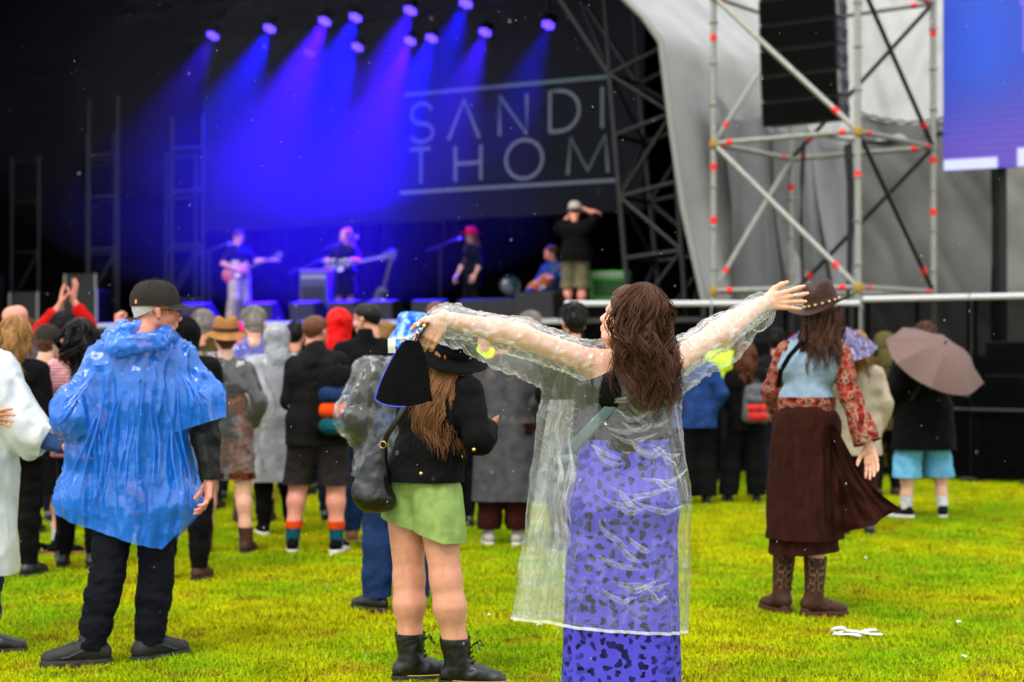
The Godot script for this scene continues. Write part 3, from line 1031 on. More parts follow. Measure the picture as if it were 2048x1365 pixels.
		part("hem_rope", tube(range(21).map(func(i: int) -> Vector3: return Vector3(lerpf(t0, t1, i / 20.0), 5.37 - 0.25 * sin(i / 20.0 * PI) + 0.03 * (i % 2), -4.97)), 0.02, 6), M.dark_steel, tp)
		part("post", box(Vector3(0.2, 5.6, 0.1), 0.01), M.black_metal, tp, Vector3(t1 + 0.055, 2.82, -5.12))
	# side video screen
	var im := Image.create(128, 160, false, Image.FORMAT_RGB8)
	for py in 160:
		for px in 128:
			var u := px / 127.0
			var v := py / 159.0
			var c0 := Color(0.08, 0.20, 0.66).lerp(Color(0.03, 0.30, 0.84), clampf(1.0 - absf(u - 0.12) * 4.0, 0, 1) * clampf(1.6 - absf(v - 0.45) * 3.0, 0, 1))
			c0 = c0.lerp(Color(0.36, 0.26, 0.72), smoothstep(0.62, 1.0, v + u * 0.25))
			c0 = c0 * (0.96 + 0.06 * sin(py * 1.7))
			if absf(u - (0.205 + 0.05 * v)) < 0.008 and v > 0.42 and v < 0.93: c0 = c0.lerp(Color(0.6, 0.4, 0.95), 0.7)
			if Vector2((u - 0.27) * 1.0, (v - 0.40) * 1.2).length() < 0.035: c0 = Color(0.85, 0.88, 1.0)
			if (v > 0.965 and u < 0.15) or (v > 0.94 and u > 0.21 and u < 0.6): c0 = Color(0.8, 0.82, 0.95)
			im.set_pixel(px, py, Color(c0.r, c0.g, c0.b, 1))
	var sm := StandardMaterial3D.new()
	sm.resource_name = "video_screen"
	sm.albedo_color = Color(0.03, 0.03, 0.03)
	sm.roughness = 0.4
	sm.emission_enabled = true
	sm.emission_operator = BaseMaterial3D.EMISSION_OP_MULTIPLY
	sm.emission = Color(1, 1, 1)
	sm.emission_energy_multiplier = 0.5
	sm.emission_texture = ImageTexture.create_from_image(im)
	var vs := thing("video_screen", "large blue and violet video screen beside the scaffold tower", "video screen", Vector3(5.805, 3.905, -21.5), TURN)
	part("screen", sheet(1, 1, func(a: float, b: float) -> Vector3: return Vector3(4.6 * a, 4.0 * (1.0 - b), 0.0)), sm, vs)
	for i in 5:
		for k in 4:
			part("cabinet", box(Vector3(0.91, 0.99, 0.12), 0.004), M.black_metal, vs, Vector3(0.46 + 0.92 * i, 0.5 + 1.0 * k, -0.07))
	part("support_post", bar(Vector3(0.7, -3.95, -0.3), Vector3(0.7, 0.2, -0.3), 0.07), M.black_metal, vs)
	part("support_post", bar(Vector3(3.6, -3.95, -0.3), Vector3(3.6, 0.2, -0.3), 0.07), M.black_metal, vs)
	# black truss leg inside the arch
	var tl := thing("truss_leg", "black lattice truss leg inside the near edge of the stage arch", "truss", LIP, TURN)
	var legs := [Vector3(0.95, 1.93, -0.7), Vector3(1.85, 1.93, -0.7), Vector3(1.0, 1.93, -1.7), Vector3(1.9, 1.93, -1.7)]
	var tops := [Vector3(0.62, 5.55, -0.7), Vector3(1.55, 5.9, -0.7), Vector3(0.62, 5.55, -1.7), Vector3(1.55, 5.9, -1.7)]
	var ends := [Vector3(-0.45, 7.1, -0.7), Vector3(0.5, 7.2, -0.7), Vector3(-0.45, 7.1, -1.7), Vector3(0.5, 7.2, -1.7)]
	for i in 4:
		part("chord", tube([legs[i], tops[i], ends[i]], 0.045, 8), M.dark_steel, tl)
	for pr in [[0, 1], [2, 3], [1, 3], [0, 2]]:
		for k in 5:
			var a: Vector3 = legs[pr[0]].lerp(tops[pr[0]], k / 4.0)
			var b: Vector3 = legs[pr[1]].lerp(tops[pr[1]], k / 4.0)
			part("rung", bar(a, b, 0.035, 8), M.dark_steel, tl)
			if k < 4:
				var q: Vector3 = legs[pr[(k + 1) % 2]].lerp(tops[pr[(k + 1) % 2]], (k + 1) / 4.0)
				part("lacing", bar(a if k % 2 == 0 else b, q if k % 2 == 0 else legs[pr[0]].lerp(tops[pr[0]], (k + 1) / 4.0), 0.03, 8), M.dark_steel, tl)
		part("lacing", bar(tops[pr[0]], ends[pr[1]], 0.03, 8), M.dark_steel, tl)
		part("rung", bar(ends[pr[0]], ends[pr[1]], 0.035, 8), M.dark_steel, tl)
	# scaffold frames in the far wing
	for k in 5:
		var f := thing("wing_scaffold", "dark scaffold frame standing in the far wing of the stage", "scaffold", on_stage(-13.4 + 1.05 * k, 1.93, 2.2 + 1.0 * (k % 2)), TURN, "scaffold frames in the far wing")
		for x in [0.0, 0.75]:
			part("post", bar(Vector3(x, 0, 0), Vector3(x, 3.4 + 0.5 * (k % 3), 0), 0.028, 8), M.black_metal, f)
		for yy in [0.5, 1.5, 2.5, 3.3]:
			part("rung", bar(Vector3(0, yy, 0), Vector3(0.75, yy, 0), 0.022, 8), M.black_metal, f)
		part("brace", bar(Vector3(0, 0.5, 0), Vector3(0.75, 1.5, 0), 0.02, 8), M.dark_steel, f)
	for k in 4:
		var fc := thing("flight_case", ["tall black equipment case in the stage wing", "low black equipment case in the stage wing"][k % 2], "equipment case", on_stage(-13.4 + 0.95 * k, 1.93, 1.4 + 0.5 * (k % 3)), TURN + 0.1 * k, "equipment cases in the far wing")
		var hh: float = [0.95, 0.6][k % 2]
		part("case", box(Vector3(0.7, hh, 0.6), 0.02), M.black_metal, fc, Vector3(0, hh / 2 + 0.08, 0))
		for x in [-0.34, 0.34]:
			part("corner_rail", box(Vector3(0.03, hh, 0.03)), M.steel, fc, Vector3(x, hh / 2 + 0.08, 0.3))
		for x in [-0.25, 0.25]:
			part("caster", lathe([Vector2(0.0, -0.02), Vector2(0.05, -0.02), Vector2(0.05, 0.02), Vector2(0, 0.02)], 12), M.rubber_black, fc, Vector3(x, 0.05, 0.2), Vector3(0, 0, PI / 2))

# ---------------------------------------------------------------- fence with black scrim
func fence() -> void:
	var scrim := mat("scrim", Color(0.015, 0.015, 0.017), 0.95, {"alpha": 0.88, "spec": 0.1})
	var runs := [[Vector3(0.646, 0, -19.5), Vector3(4.21, 0, -19.3), 2.06, 2], [Vector3(4.192, 0, -19), Vector3(6.286, 0, -17.4), 2.10, 2]]
	for r in runs.size():
		var a: Vector3 = runs[r][0]
		var b: Vector3 = runs[r][1]
		var n: int = runs[r][3]
		for k in n:
			var p := a.lerp(b, float(k) / n)
			var q := a.lerp(b, float(k + 1) / n)
			var L := p.distance_to(q) - 0.02
			var hgt: float = runs[r][2]
			var lab: String = ["black scrim fence panel below the scaffold tower", "black scrim fence panel with pale top rail beyond the umbrellas"][r]
			var f := thing("fence_panel", lab, "fence", p, -atan2(q.z - p.z, q.x - p.x), "black scrim fence panels")
			part("scrim", sheet(40, 12, func(u: float, v: float) -> Vector3: return Vector3(L * u, 0.03 + (hgt - 0.06) * (1.0 - v), 0.02 + 0.02 * N1.get_noise_2d(u * 7.0, v * 3.0 + k))), scrim, f)
			part("top_rail", bar(Vector3(0, hgt, 0.03), Vector3(L, hgt, 0.03), 0.036), mat("rail_pale", Color(0.72, 0.72, 0.72), 0.5), f)
			part("bottom_rail", bar(Vector3(0, 0.09, -0.03), Vector3(L, 0.09, -0.03), 0.025), M.dark_steel, f)
			part("middle_rail", bar(Vector3(0, 0.82, 0.06), Vector3(L, 0.82, 0.06), 0.022), M.dark_steel, f)
			for x in [0.03, L * 0.5, L - 0.03]:
				part("post", bar(Vector3(x, 0, -0.03), Vector3(x, hgt, -0.03), 0.025), M.dark_steel, f)
				part("foot", box(Vector3(0.1, 0.05, 0.7), 0.01), M.dark_steel, f, Vector3(x, 0.03, -0.2))
	var spots := [Vector3(5.528, 0, -19), Vector3(5.908, 0, -18.7), Vector3(3.6, 0, -20), Vector3(2.878, 0, -20.2)]
	for k in 4:
		var fc := thing("flight_case", ["wide black equipment case standing behind the scrim fence", "narrow black equipment case standing behind the scrim fence"][k % 2], "equipment case", spots[k], -0.5, "cases behind the scrim fence")
		var sz: Vector3 = [Vector3(1.0, 1.35, 0.6), Vector3(0.6, 1.5, 0.6)][k % 2]
		part("case", box(sz, 0.02), mat("case_black", Color(0.12, 0.12, 0.125), 0.5), fc, Vector3(0, sz.y / 2 + 0.1, 0))
		part("lid_strip", box(Vector3(sz.x + 0.01, 0.03, sz.z + 0.01)), M.steel, fc, Vector3(0, sz.y * 0.8, 0))
		part("castor_board", box(Vector3(sz.x, 0.09, sz.z)), M.black_metal, fc, Vector3(0, 0.05, 0))
# ---------------------------------------------------------------- people
func head_bones(C: Vector3, B: Basis, s: float) -> Array:
	var raw := [
		[0, .035, .03, 0, .045, -.03, .078, .073], [0, .03, -.048, 0, -.02, -.054, .052, .048],
		[-.03, -.03, -.054, .03, -.03, -.054, .036, .036], [-.042, -.05, -.005, -.012, -.088, -.068, .03, .022], [.042, -.05, -.005, .012, -.088, -.068, .03, .022],
		[0, -.09, -.074, 0, -.09, -.07, .021, .021], [0, .0, -.1, 0, -.034, -.116, .008, .013], [-.012, -.036, -.105, .012, -.036, -.105, .010, .010],
		[-.014, -.061, -.097, .014, -.061, -.097, .009, .009], [-.012, -.071, -.095, .012, -.071, -.095, .009, .009], [-.036, .014, -.086, .036, .014, -.086, .013, .013],
		[-.078, .0, .012, -.08, -.034, .004, .015, .010], [.078, .0, .012, .08, -.034, .004, .015, .010], [0, -.04, .028, 0, -.16, .045, .052, .057]]
	var out := []
	for r in raw:
		out.append([C + B * (Vector3(r[0], r[1], r[2]) * s), C + B * (Vector3(r[3], r[4], r[5]) * s), r[6] * s, r[7] * s])
	return out

func head_paint(C: Vector3, B: Basis, s: float) -> Array:
	var dark := Color(0.06, 0.035, 0.03)
	return [[C + B * (Vector3(-.031, -.004, -.098) * s), .013 * s, dark], [C + B * (Vector3(.031, -.004, -.098) * s), .013 * s, dark],
		[C + B * (Vector3(-.034, .02, -.098) * s), .012 * s, Color(.3, .2, .15)], [C + B * (Vector3(.034, .02, -.098) * s), .012 * s, Color(.3, .2, .15)],
		[C + B * (Vector3(0, -.066, -.104) * s), .018 * s, Color(.75, .35, .35)], [C + B * (Vector3(-.04, -.035, -.09) * s), .03 * s, Color(1.0, .78, .74)], [C + B * (Vector3(.04, -.035, -.09) * s), .03 * s, Color(1.0, .78, .74)]]

# wrist, direction of the fingers, direction of the thumb side, +1 right hand / -1 left, bend of each finger joint, spread
func hand_bones(w: Vector3, dir: Vector3, thumb: Vector3, side: float, bend: Array, spread := 0.12, s := 1.0, thumb_bend := 0.2) -> Array:
	dir = dir.normalized()
	thumb = (thumb - dir * thumb.dot(dir)).normalized()
	var palm := thumb.cross(dir) * side
	var out := [[w - dir * .008 * s, w + dir * .02 * s, .026 * s, .024 * s]]
	var lens := [[.040, .025, .021], [.045, .028, .022], [.042, .026, .021], [.032, .020, .018]]
	for f in 4:
		var o := (1.5 - f) * 0.021
		var k := w + (dir * (.092 - 0.004 * absf(f - 1.0)) + thumb * o) * s
		out.append([w + (dir * .012 + thumb * o * 0.6) * s, k, .016 * s, .0125 * s])
		var d := (dir + thumb * (1.5 - f) * spread).normalized()
		var axis := d.cross(palm).normalized()
		for q in 3:
			d = d.rotated(axis, bend[f] * (0.8 if q == 0 else 1.0))
			var e: Vector3 = k + d * lens[f][q] * s
			out.append([k, e, (.0098 - .0008 * q) * s * (0.92 if f == 3 else 1.0), (.009 - .0009 * q) * s * (0.92 if f == 3 else 1.0)])
			k = e
	var a := w + (dir * .02 + thumb * .022 + palm * .008) * s
	var td := (dir * 0.75 + thumb * 0.75 + palm * 0.25).normalized()
	var b := a + td * .042 * s
	var td2 := td.lerp(dir + palm * thumb_bend * 2.0, 0.45).normalized()
	var c := b + td2 * .032 * s
	var e2 := c + td2.lerp(dir + palm * thumb_bend * 3.0, 0.4).normalized() * .026 * s
	out.append([a, b, .017 * s, .0125 * s])
	out.append([b, c, .0118 * s, .0108 * s])
	out.append([c, e2, .0105 * s, .0088 * s])
	out.append([w + dir * .03 * s, a.lerp(b, 0.6), .016 * s, .013 * s])
	return out

# how far towards the camera (+z) the joined bones reach at x, y
func reach_z(bones: Array, x: float, y: float, k: float) -> float:
	var z := 0.8
	for step in 60:
		var f := 9.0
		for b in bones:
			var a: Vector3 = b[0]
			var ab: Vector3 = b[1] - a
			var p := Vector3(x, y, z) - a
			var t := clampf(p.dot(ab) / maxf(ab.length_squared(), 1e-9), 0, 1)
			var d: float = (p - ab * t).length() - lerpf(b[2], b[3], t)
			var h := maxf(k - absf(f - d), 0.0)
			f = minf(f, d) - h * h / (4.0 * k)
		if f < .0015: return z
		z -= maxf(f * .8, .001)
		if z < -0.8: break
	return -9.0

# pinched folds of a film: thin ridges lying on the joined bones along lines of (x, y)
func ridges(called: String, bones: Array, k: float, lines: Array, r: float, m: Material, parent: Node, lift := .004, flat := .55) -> void:
	for ln in lines:
		var pts := []
		var radii := []
		var n: int = ln.size()
		for i in n:
			var q: Vector2 = ln[i]
			var z := reach_z(bones, q.x, q.y, k)
			if z < -5.0: continue
			pts.append(Vector3(q.x, q.y, z + lift))
			radii.append(maxf(r * sin(PI * (i + .35) / (n - .3)), r * .12))
		if pts.size() < 4: continue
		var t := Tubes.new()
		t.add(pts, radii, 6, flat, Vector3.BACK)
		part(called, tubes_mesh(t), m, parent)

func arc_line(a: Vector3, b: Vector3, o: Vector3, sag: float, wob: float, n := 14) -> Array:
	var out := []
	for i in n:
		var t := i / (n - 1.0)
		var p := a.lerp(b, t) - o
		out.append(Vector2(p.x + wob * sin(t * 9.0 + a.x * 50.0), p.y - sag * sin(t * PI) + wob * .7 * sin(t * 7.0 + a.y * 60.0)))
	return out

func default_joints() -> Dictionary:
	return {"hipL": Vector3(-.09, .93, 0), "hipR": Vector3(.09, .93, 0), "kneeL": Vector3(-.105, .50, -.015), "kneeR": Vector3(.105, .50, -.015), "ankL": Vector3(-.115, .09, .02), "ankR": Vector3(.115, .09, .02),
		"pel": Vector3(0, .98, .0), "waist": Vector3(0, 1.13, 0), "chest": Vector3(0, 1.32, .0), "neck": Vector3(0, 1.48, .015), "head": Vector3(0, 1.632, -.015),
		"shL": Vector3(-.165, 1.40, .01), "shR": Vector3(.165, 1.40, .01), "elL": Vector3(-.24, 1.15, .04), "elR": Vector3(.24, 1.15, .04), "wrL": Vector3(-.22, .93, -.07), "wrR": Vector3(.22, .93, -.07)}

func arms(style: String, side: String) -> Array:
	var x := -1.0 if side == "L" else 1.0
	match style:
		"front": return [Vector3(.205 * x, 1.13, -.0), Vector3(.08 * x, 1.14, -.22)]
		"pocket": return [Vector3(.27 * x, 1.16, .06), Vector3(.2 * x, .96, -.1)]
		"up": return [Vector3(.26 * x, 1.58, -.14), Vector3(.12 * x, 1.84, -.1)]
		"phone": return [Vector3(.22 * x, 1.18, -.12), Vector3(.12 * x, 1.42, -.26)]
		"head": return [Vector3(.36 * x, 1.50, -.06), Vector3(.13 * x, 1.66, -.1)]
	return []

func trunk(J: Dictionary, s: float, w: float, e: float) -> Array:
	var hx: Vector3 = (J.hipR - J.hipL).normalized()
	var sx: Vector3 = (J.shR - J.shL).normalized()
	var mx := (hx + sx).normalized()
	var g := s * w
	return [[J.pel - hx * .07 * g, J.pel + hx * .07 * g, .108 * g + e, .108 * g + e], [J.waist - mx * .055 * g, J.waist + mx * .055 * g, .095 * g + e, .095 * g + e],
		[J.chest - sx * .075 * g, J.chest + sx * .075 * g, .102 * g + e, .102 * g + e], [J.shL.lerp(J.neck, .45) + Vector3(0, -.005, 0) * s, J.shL, .052 * s + e * .5, .046 * s + e * .75], [J.shR.lerp(J.neck, .45) + Vector3(0, -.005, 0) * s, J.shR, .052 * s + e * .5, .046 * s + e * .75], [J.pel, J.waist, .11 * g + e, .1 * g + e], [J.waist, J.chest, .1 * g + e, .105 * g + e],
		[J.chest.lerp(J.neck, .6), J.neck + (J.head - J.neck) * .3, .07 * s + e * .5, .052 * s + e * .3]]

func limb(J: Dictionary, s: float, w: float, e: float, sd: String, share := 1.0) -> Array:
	var sh: Vector3 = J["sh" + sd]
	var el: Vector3 = J["el" + sd]
	var wr: Vector3 = J["wr" + sd]
	var g := s * (0.5 + 0.5 * w)
	var o := []
	var up := minf(1.0, share * 2.0)
	o.append([sh, sh.lerp(el, up), .052 * g + e, lerpf(.052, .041, up) * g + e])
	if share > 0.5:
		var f := (share - 0.5) * 2.0
		o.append([el, el.lerp(wr, .3 * f), .041 * g + e, .042 * g + e * .9])
		o.append([el.lerp(wr, .3 * f), el.lerp(wr, f), .042 * g + e * .9, lerpf(.042, .028, f) * g + e * .85])
	return o

func leg(J: Dictionary, s: float, w: float, e: float, sd: String, calf := 1.0) -> Array:
	var hp: Vector3 = J["hip" + sd]
	var kn: Vector3 = J["knee" + sd]
	var an: Vector3 = J["ank" + sd]
	var g := s * w
	var back: Vector3 = Vector3(0, 0, .012) * s
	return [[hp, kn, .088 * g + e, .059 * g + e], [kn, kn.lerp(an, .3) + back, .059 * g + e, .057 * g * calf + e], [kn.lerp(an, .3) + back, kn.lerp(an, .7) + back * .5, .057 * g * calf + e, .044 * g + e], [kn.lerp(an, .7) + back * .5, an, .044 * g + e, .037 * g + e]]

func shoe(J: Dictionary, s: float, sd: String, o: Dictionary, parent: Node, cell: float, deg: float) -> void:
	var an: Vector3 = J["ank" + sd]
	var f := Vector3(sin(deg_to_rad(deg)), 0, -cos(deg_to_rad(deg)))
	var g := Vector3(an.x, an.y - .09 * s, an.z)
	s *= o.get("size", 1.0)
	var up := Vector3.UP
	var heel := g - f * .045 * s
	var toe := g + f * .165 * s
	var lift: float = o.get("heel", 0.0)
	var b := [[heel + up * (.052 * s + lift), g + f * .07 * s + up * .055 * s, .038 * s, .040 * s], [g + f * .07 * s + up * .055 * s, toe + up * .036 * s, .042 * s, .034 * s], [heel + up * (.06 * s + lift) + f * .03, an + up * .02, .045 * s, .046 * s]]
	var top: float = o.get("top", 0.0)
	if top > 0.0:
		var kn: Vector3 = J["knee" + sd]
		var q := an.lerp(kn, clampf((top * s - .09 * s) / (kn.y - an.y), 0, 1))
		b.append([an, q, .05 * s, o.get("shaft", .056) * s])
	var clips := [[g + up * .012, Vector3.DOWN]]
	if top > 0.0: clips.append([Vector3(an.x, g.y + top * s, an.z), Vector3.UP])
	else: clips.append([an + up * .03 * s, Vector3.UP])
	var sh := body("boot" if top > 0.0 else "shoe", [{"bones": b, "cell": cell, "k": .02, "clips": clips, "fold": o.get("fold", [.0015, 30.0, 40.0, .5])}], o.m, parent)
	var sole := [[heel + up * .014, g + f * .06 * s + up * .014, .042 * s, .040 * s], [g + f * .06 * s + up * .014, toe + up * .014, .047 * s, .039 * s]]
	body("sole", [{"bones": sole, "cell": cell, "k": .02, "clips": [[g + up * .002, Vector3.DOWN], [g + up * o.get("sole_h", .03), Vector3.UP]]}], o.sole, sh)
	if o.has("heel"):
		body("heel", [{"bones": [[heel + up * .02, heel + up * .03, .032 * s, .034 * s]], "cell": cell, "k": .01, "clips": [[g + up * .002, Vector3.DOWN]]}], o.sole, sh)
	if o.has("laces"):
		var sd2 := f.cross(up)
		for k in 5:
			var c := g + f * (.115 - .022 * k) * s + up * (.075 + .014 * k) * s
			part("lace", tube([c - sd2 * .026 * s - up * .008, c, c + sd2 * .026 * s - up * .008], .0034, 5), o.laces, sh)
		for q in [-1.0, 1.0]:
			part("side_panel", tube([heel + up * .05 * s + sd2 * q * .034 * s, g + f * .03 * s + up * .07 * s + sd2 * q * .043 * s, g + f * .09 * s + up * .045 * s + sd2 * q * .046 * s, toe + up * .034 * s + sd2 * q * .02 * s - f * .02], .006, 6), o.laces, sh)
	if o.has("stripe"):
		var side := f.cross(up)
		for k in 3:
			for q in [-1.0, 1.0]:
				var a: Vector3 = g + f * (.03 + .03 * k) * s + up * .03 * s + side * q * .043 * s
				part("stripe", bar(a, a + up * .045 * s - f * .02 * s - side * q * .012, .007, 6), o.stripe, sh)

func strands_long(C: Vector3, B: Basis, s: float, n: int, length: float, r0: float, wave: float, seed_: int, spread := 1.0, under := 0.0, half := 118.0, off := .02) -> ArrayMesh:
	var r := RandomNumberGenerator.new()
	r.seed = seed_
	var t := Tubes.new()
	var locks := maxi(18, n / 14)
	for i in n:
		var lock := i % locks
		var az := deg_to_rad(lerpf(-half, half, (lock + .5) / locks) + r.randfn(0.0, 3.5) + 5.0 * sin(lock * 2.7))
		var out := Vector3(sin(az), 0, cos(az))
		var pole := r.randf_range(under, under + 0.55)
		var ph := lock * 2.3 + r.randf_range(-.35, .35)
		var ln := length * (0.80 + 0.14 * sin(lock * 4.1)) * r.randf_range(0.85, 1.06)
		var rad := r.randf_range(.098, .112) * s
		var pts := []
		var radii := []
		var segs := 13 if length > .3 else 6
		for k in segs:
			var u := float(k) / (segs - 1)
			var d := u * ln
			var ang := pole + d / rad
			var p: Vector3
			if ang < 1.75:
				var up := cos(ang) * rad * 1.1
				p = C + B * (Vector3(0, .038 * s + up, .008 * s) + out * sin(ang) * rad * Vector3(.93, 1, 1.05).z)
			else:
				var hang := (ang - 1.75) * rad
				var e := C + B * (Vector3(0, .038 * s - .18 * rad * 1.1, .008 * s) + out * rad)
				var fl := out * (.02 + .10 * hang) * spread
				p = e + Vector3.DOWN * hang + B * fl * 0.5 + Vector3(B.z.x, 0, B.z.z) * off * clampf(hang * 6.0, 0, 1)
			var wv := wave * clampf(u * 2.0, 0, 1)
			p += Vector3(sin(ph + d * 34.0), 0, cos(ph * 1.7 + d * 30.0)) * wv + Vector3(N1.get_noise_2d(lock * 1.3, d * 6.0), 0, N1.get_noise_2d(lock * 1.3 + 50.0, d * 6.0)) * wv * 2.0 + Vector3(N1.get_noise_2d(i * 1.3, d * 5.0), 0, N1.get_noise_2d(i * 1.3 + 50.0, d * 5.0)) * (.004 + .006 * u)
			pts.append(p)
			radii.append(r0 * (1.0 - 0.75 * u * u) * (0.6 if k == 0 else 1.0))
		t.add(pts, radii, 4, 0.6)
	return tubes_mesh(t)

func add_hair(o: Dictionary, C: Vector3, B: Basis, s: float, node: Node, cell: float, seed_: int) -> void:
	var m: Material = M[o.m]
	var hatted: bool = o.get("hatted", false)
	var cap := [[C + B * (Vector3(0, .037, .034) * s), C + B * (Vector3(0, .050, -.028) * s), .086 * s, .079 * s]]
	if hatted: cap = [[C + B * (Vector3(0, .015, .034) * s), C + B * (Vector3(0, .02, -.02) * s), .077 * s, .07 * s]]
	match o.style:
		"short":
			cap.append([C + B * (Vector3(0, .0, .045) * s), C + B * (Vector3(0, -.045, .05) * s), .07 * s, .052 * s])
			body("hair", [{"bones": cap, "cell": minf(cell, .01), "k": .02, "fold": [.007, 60.0, 30.0, .2, seed_], "clips": [[C + B * (Vector3(0, .045, -.075) * s), B * Vector3(0, -.75, -.66)]]}], m, node)
			if not hatted and C.length() < 3.0 and not o.get("plain", false):
				part("hair_strand", strands_long(C, B, s, 90, .17, .0045, .006, seed_, .6, 0.0, 112.0), m, node).set_meta("kind", "stuff")
		"crop":
			cap.append([C + B * (Vector3(0, .0, .04) * s), C + B * (Vector3(0, -.035, .045) * s), .068 * s, .052 * s])
			for q in cap:
				q[2] -= .0035
				q[3] -= .0035
			body("hair", [{"bones": cap, "cell": minf(cell, .01), "k": .02, "fold": [.002, 90.0, 90.0, .0, seed_], "clips": [[C + B * (Vector3(0, .055, -.07) * s), B * Vector3(0, -.85, -.5)]]}], m, node)
		"long", "curly":
			var ln: float = o.get("len", .4)
			cap.append([C + B * (Vector3(0, .01, .05) * s), C + B * (Vector3(0, -.06, .045) * s) , .075 * s, .07 * s])
			cap.append([C + B * (Vector3(0, -.06, .05) * s), C + Vector3(0, -ln * .72 + .06, 0) + Vector3(B.z.x, 0, B.z.z) * .075, .072 * s, .05 * s])
			body("hair", [{"bones": cap, "cell": minf(cell, .012), "k": .03, "fold": [.012, 40.0, 9.0 if o.style == "long" else 40.0, .2, seed_], "clips": [[C + B * (Vector3(0, .035, -.06) * s), B * Vector3(0, -.62, -.78), .16 * s]]}], m, node)
			part("hair_strand", strands_long(C, B, s, o.get("n", 260), ln + .16, o.get("r", .0045), o.get("wave", .012) if o.style == "long" else .03, seed_, o.get("spread", 1.0), 1.62 if hatted else 0.0, o.get("half", 118.0), o.get("off", .02)), m, node).set_meta("kind", "stuff")

func brim_hat(o: Dictionary, C: Vector3, B: Basis, s: float, node: Node) -> void:
	var m: Material = M[o.m]
	var R: float = o.get("brim", .16)
	var H: float = o.get("crown", .125)
	var dip: float = o.get("dip", .02)
	var curl: float = o.get("curl", .0)
	var warp := func(p: Vector3, t: float, k: int) -> Vector3:
		var rr := Vector2(p.x, p.z).length()
		if rr > .106:
			var f := (rr - .106) / (R - .106)
			p.y += -dip * f * (0.6 + 0.6 * absf(sin(t))) + curl * f * f * pow(absf(cos(t)), 2.0)
		elif p.y > H * .75:
			p.y -= o.get("crease", .025) * exp(-pow(p.x / .03, 2.0)) 
			p.x *= 1.0 - o.get("pinch", .18) * smoothstep(0.0, -.09, p.z) 
		return p
	var prof := [Vector2(R, -.003), Vector2(R + .002, 0.0), Vector2(R, .003), Vector2(R * .8, .003), Vector2(.112, .004), Vector2(.106, .015), Vector2(.102, H * .5), Vector2(.094, H * .85), Vector2(.08, H * .97), Vector2(.06, H), Vector2(.03, H), Vector2(0.0, H)]
	prof.push_front(Vector2(.09, -.003))
	var h := part("hat", lathe(prof, 48, .93 * s, 1.1 * s, warp), m, node)
	h.transform = Transform3D(B * Basis(Vector3.RIGHT, o.get("tilt", 0.0)), C + B * (Vector3(0, o.get("y", .045), .004) * s))
	if o.has("band"):
		part("hat_band", lathe([Vector2(.1085, .010), Vector2(.1085, .036), Vector2(.104, .04)], 48, .93 * s, 1.1 * s), M[o.band], h)
	if o.has("shells"):
		for k in 16:
			var t := TAU * k / 16.0
			part("shell", lathe([Vector2(0, -.006), Vector2(.008, -.003), Vector2(.008, .003), Vector2(0, .006)], 8), mat("shell", Color(0.85, 0.74, 0.55), 0.4), h, Vector3(cos(t) * .11 * .93, .024, sin(t) * .11 * 1.1))

func peaked_cap(o: Dictionary, C: Vector3, B: Basis, s: float, node: Node) -> MeshInstance3D:
	var m: Material = M[o.m]
	var h := part("cap", lathe([Vector2(.104, -.012), Vector2(.105, .02), Vector2(.101, .05), Vector2(.086, .082), Vector2(.06, .104), Vector2(.03, .113), Vector2(0, .115)], 36, .92 * s, 1.1 * s), m, node)
	h.transform = Transform3D(B * Basis(Vector3.RIGHT, o.get("tilt", 0.0)), C + B * (Vector3(0, .028, .004) * s))
	part("visor", sheet(20, 8, func(a: float, b: float) -> Vector3:
		var t := lerpf(-1.25, 1.25, a)
		var rr := .1 + b * .078 * pow(cos(t * .95), .5) 
		return Vector3(sin(t) * rr * .92, .004 - .018 * sin(t) * sin(t) - .022 * b, -cos(t) * rr * 1.1) * s), m, h)
	part("button", lathe([Vector2(.009, 0), Vector2(.007, .005), Vector2(0, .007)], 10), m, h, Vector3(0, .114 * s, 0))
	for k in 6:
		var t := TAU * k / 6.0 + .5
		var pts := []
		for q in [Vector2(.1005, .0), Vector2(.1, .03), Vector2(.0965, .055), Vector2(.086, .0835), Vector2(.06, .1055), Vector2(.02, .1155)]:
			pts.append(Vector3(cos(t) * q.x * .92, q.y, sin(t) * q.x * 1.1) * s)
		part("seam", tube(pts, .0013, 4), m, h)
	return h

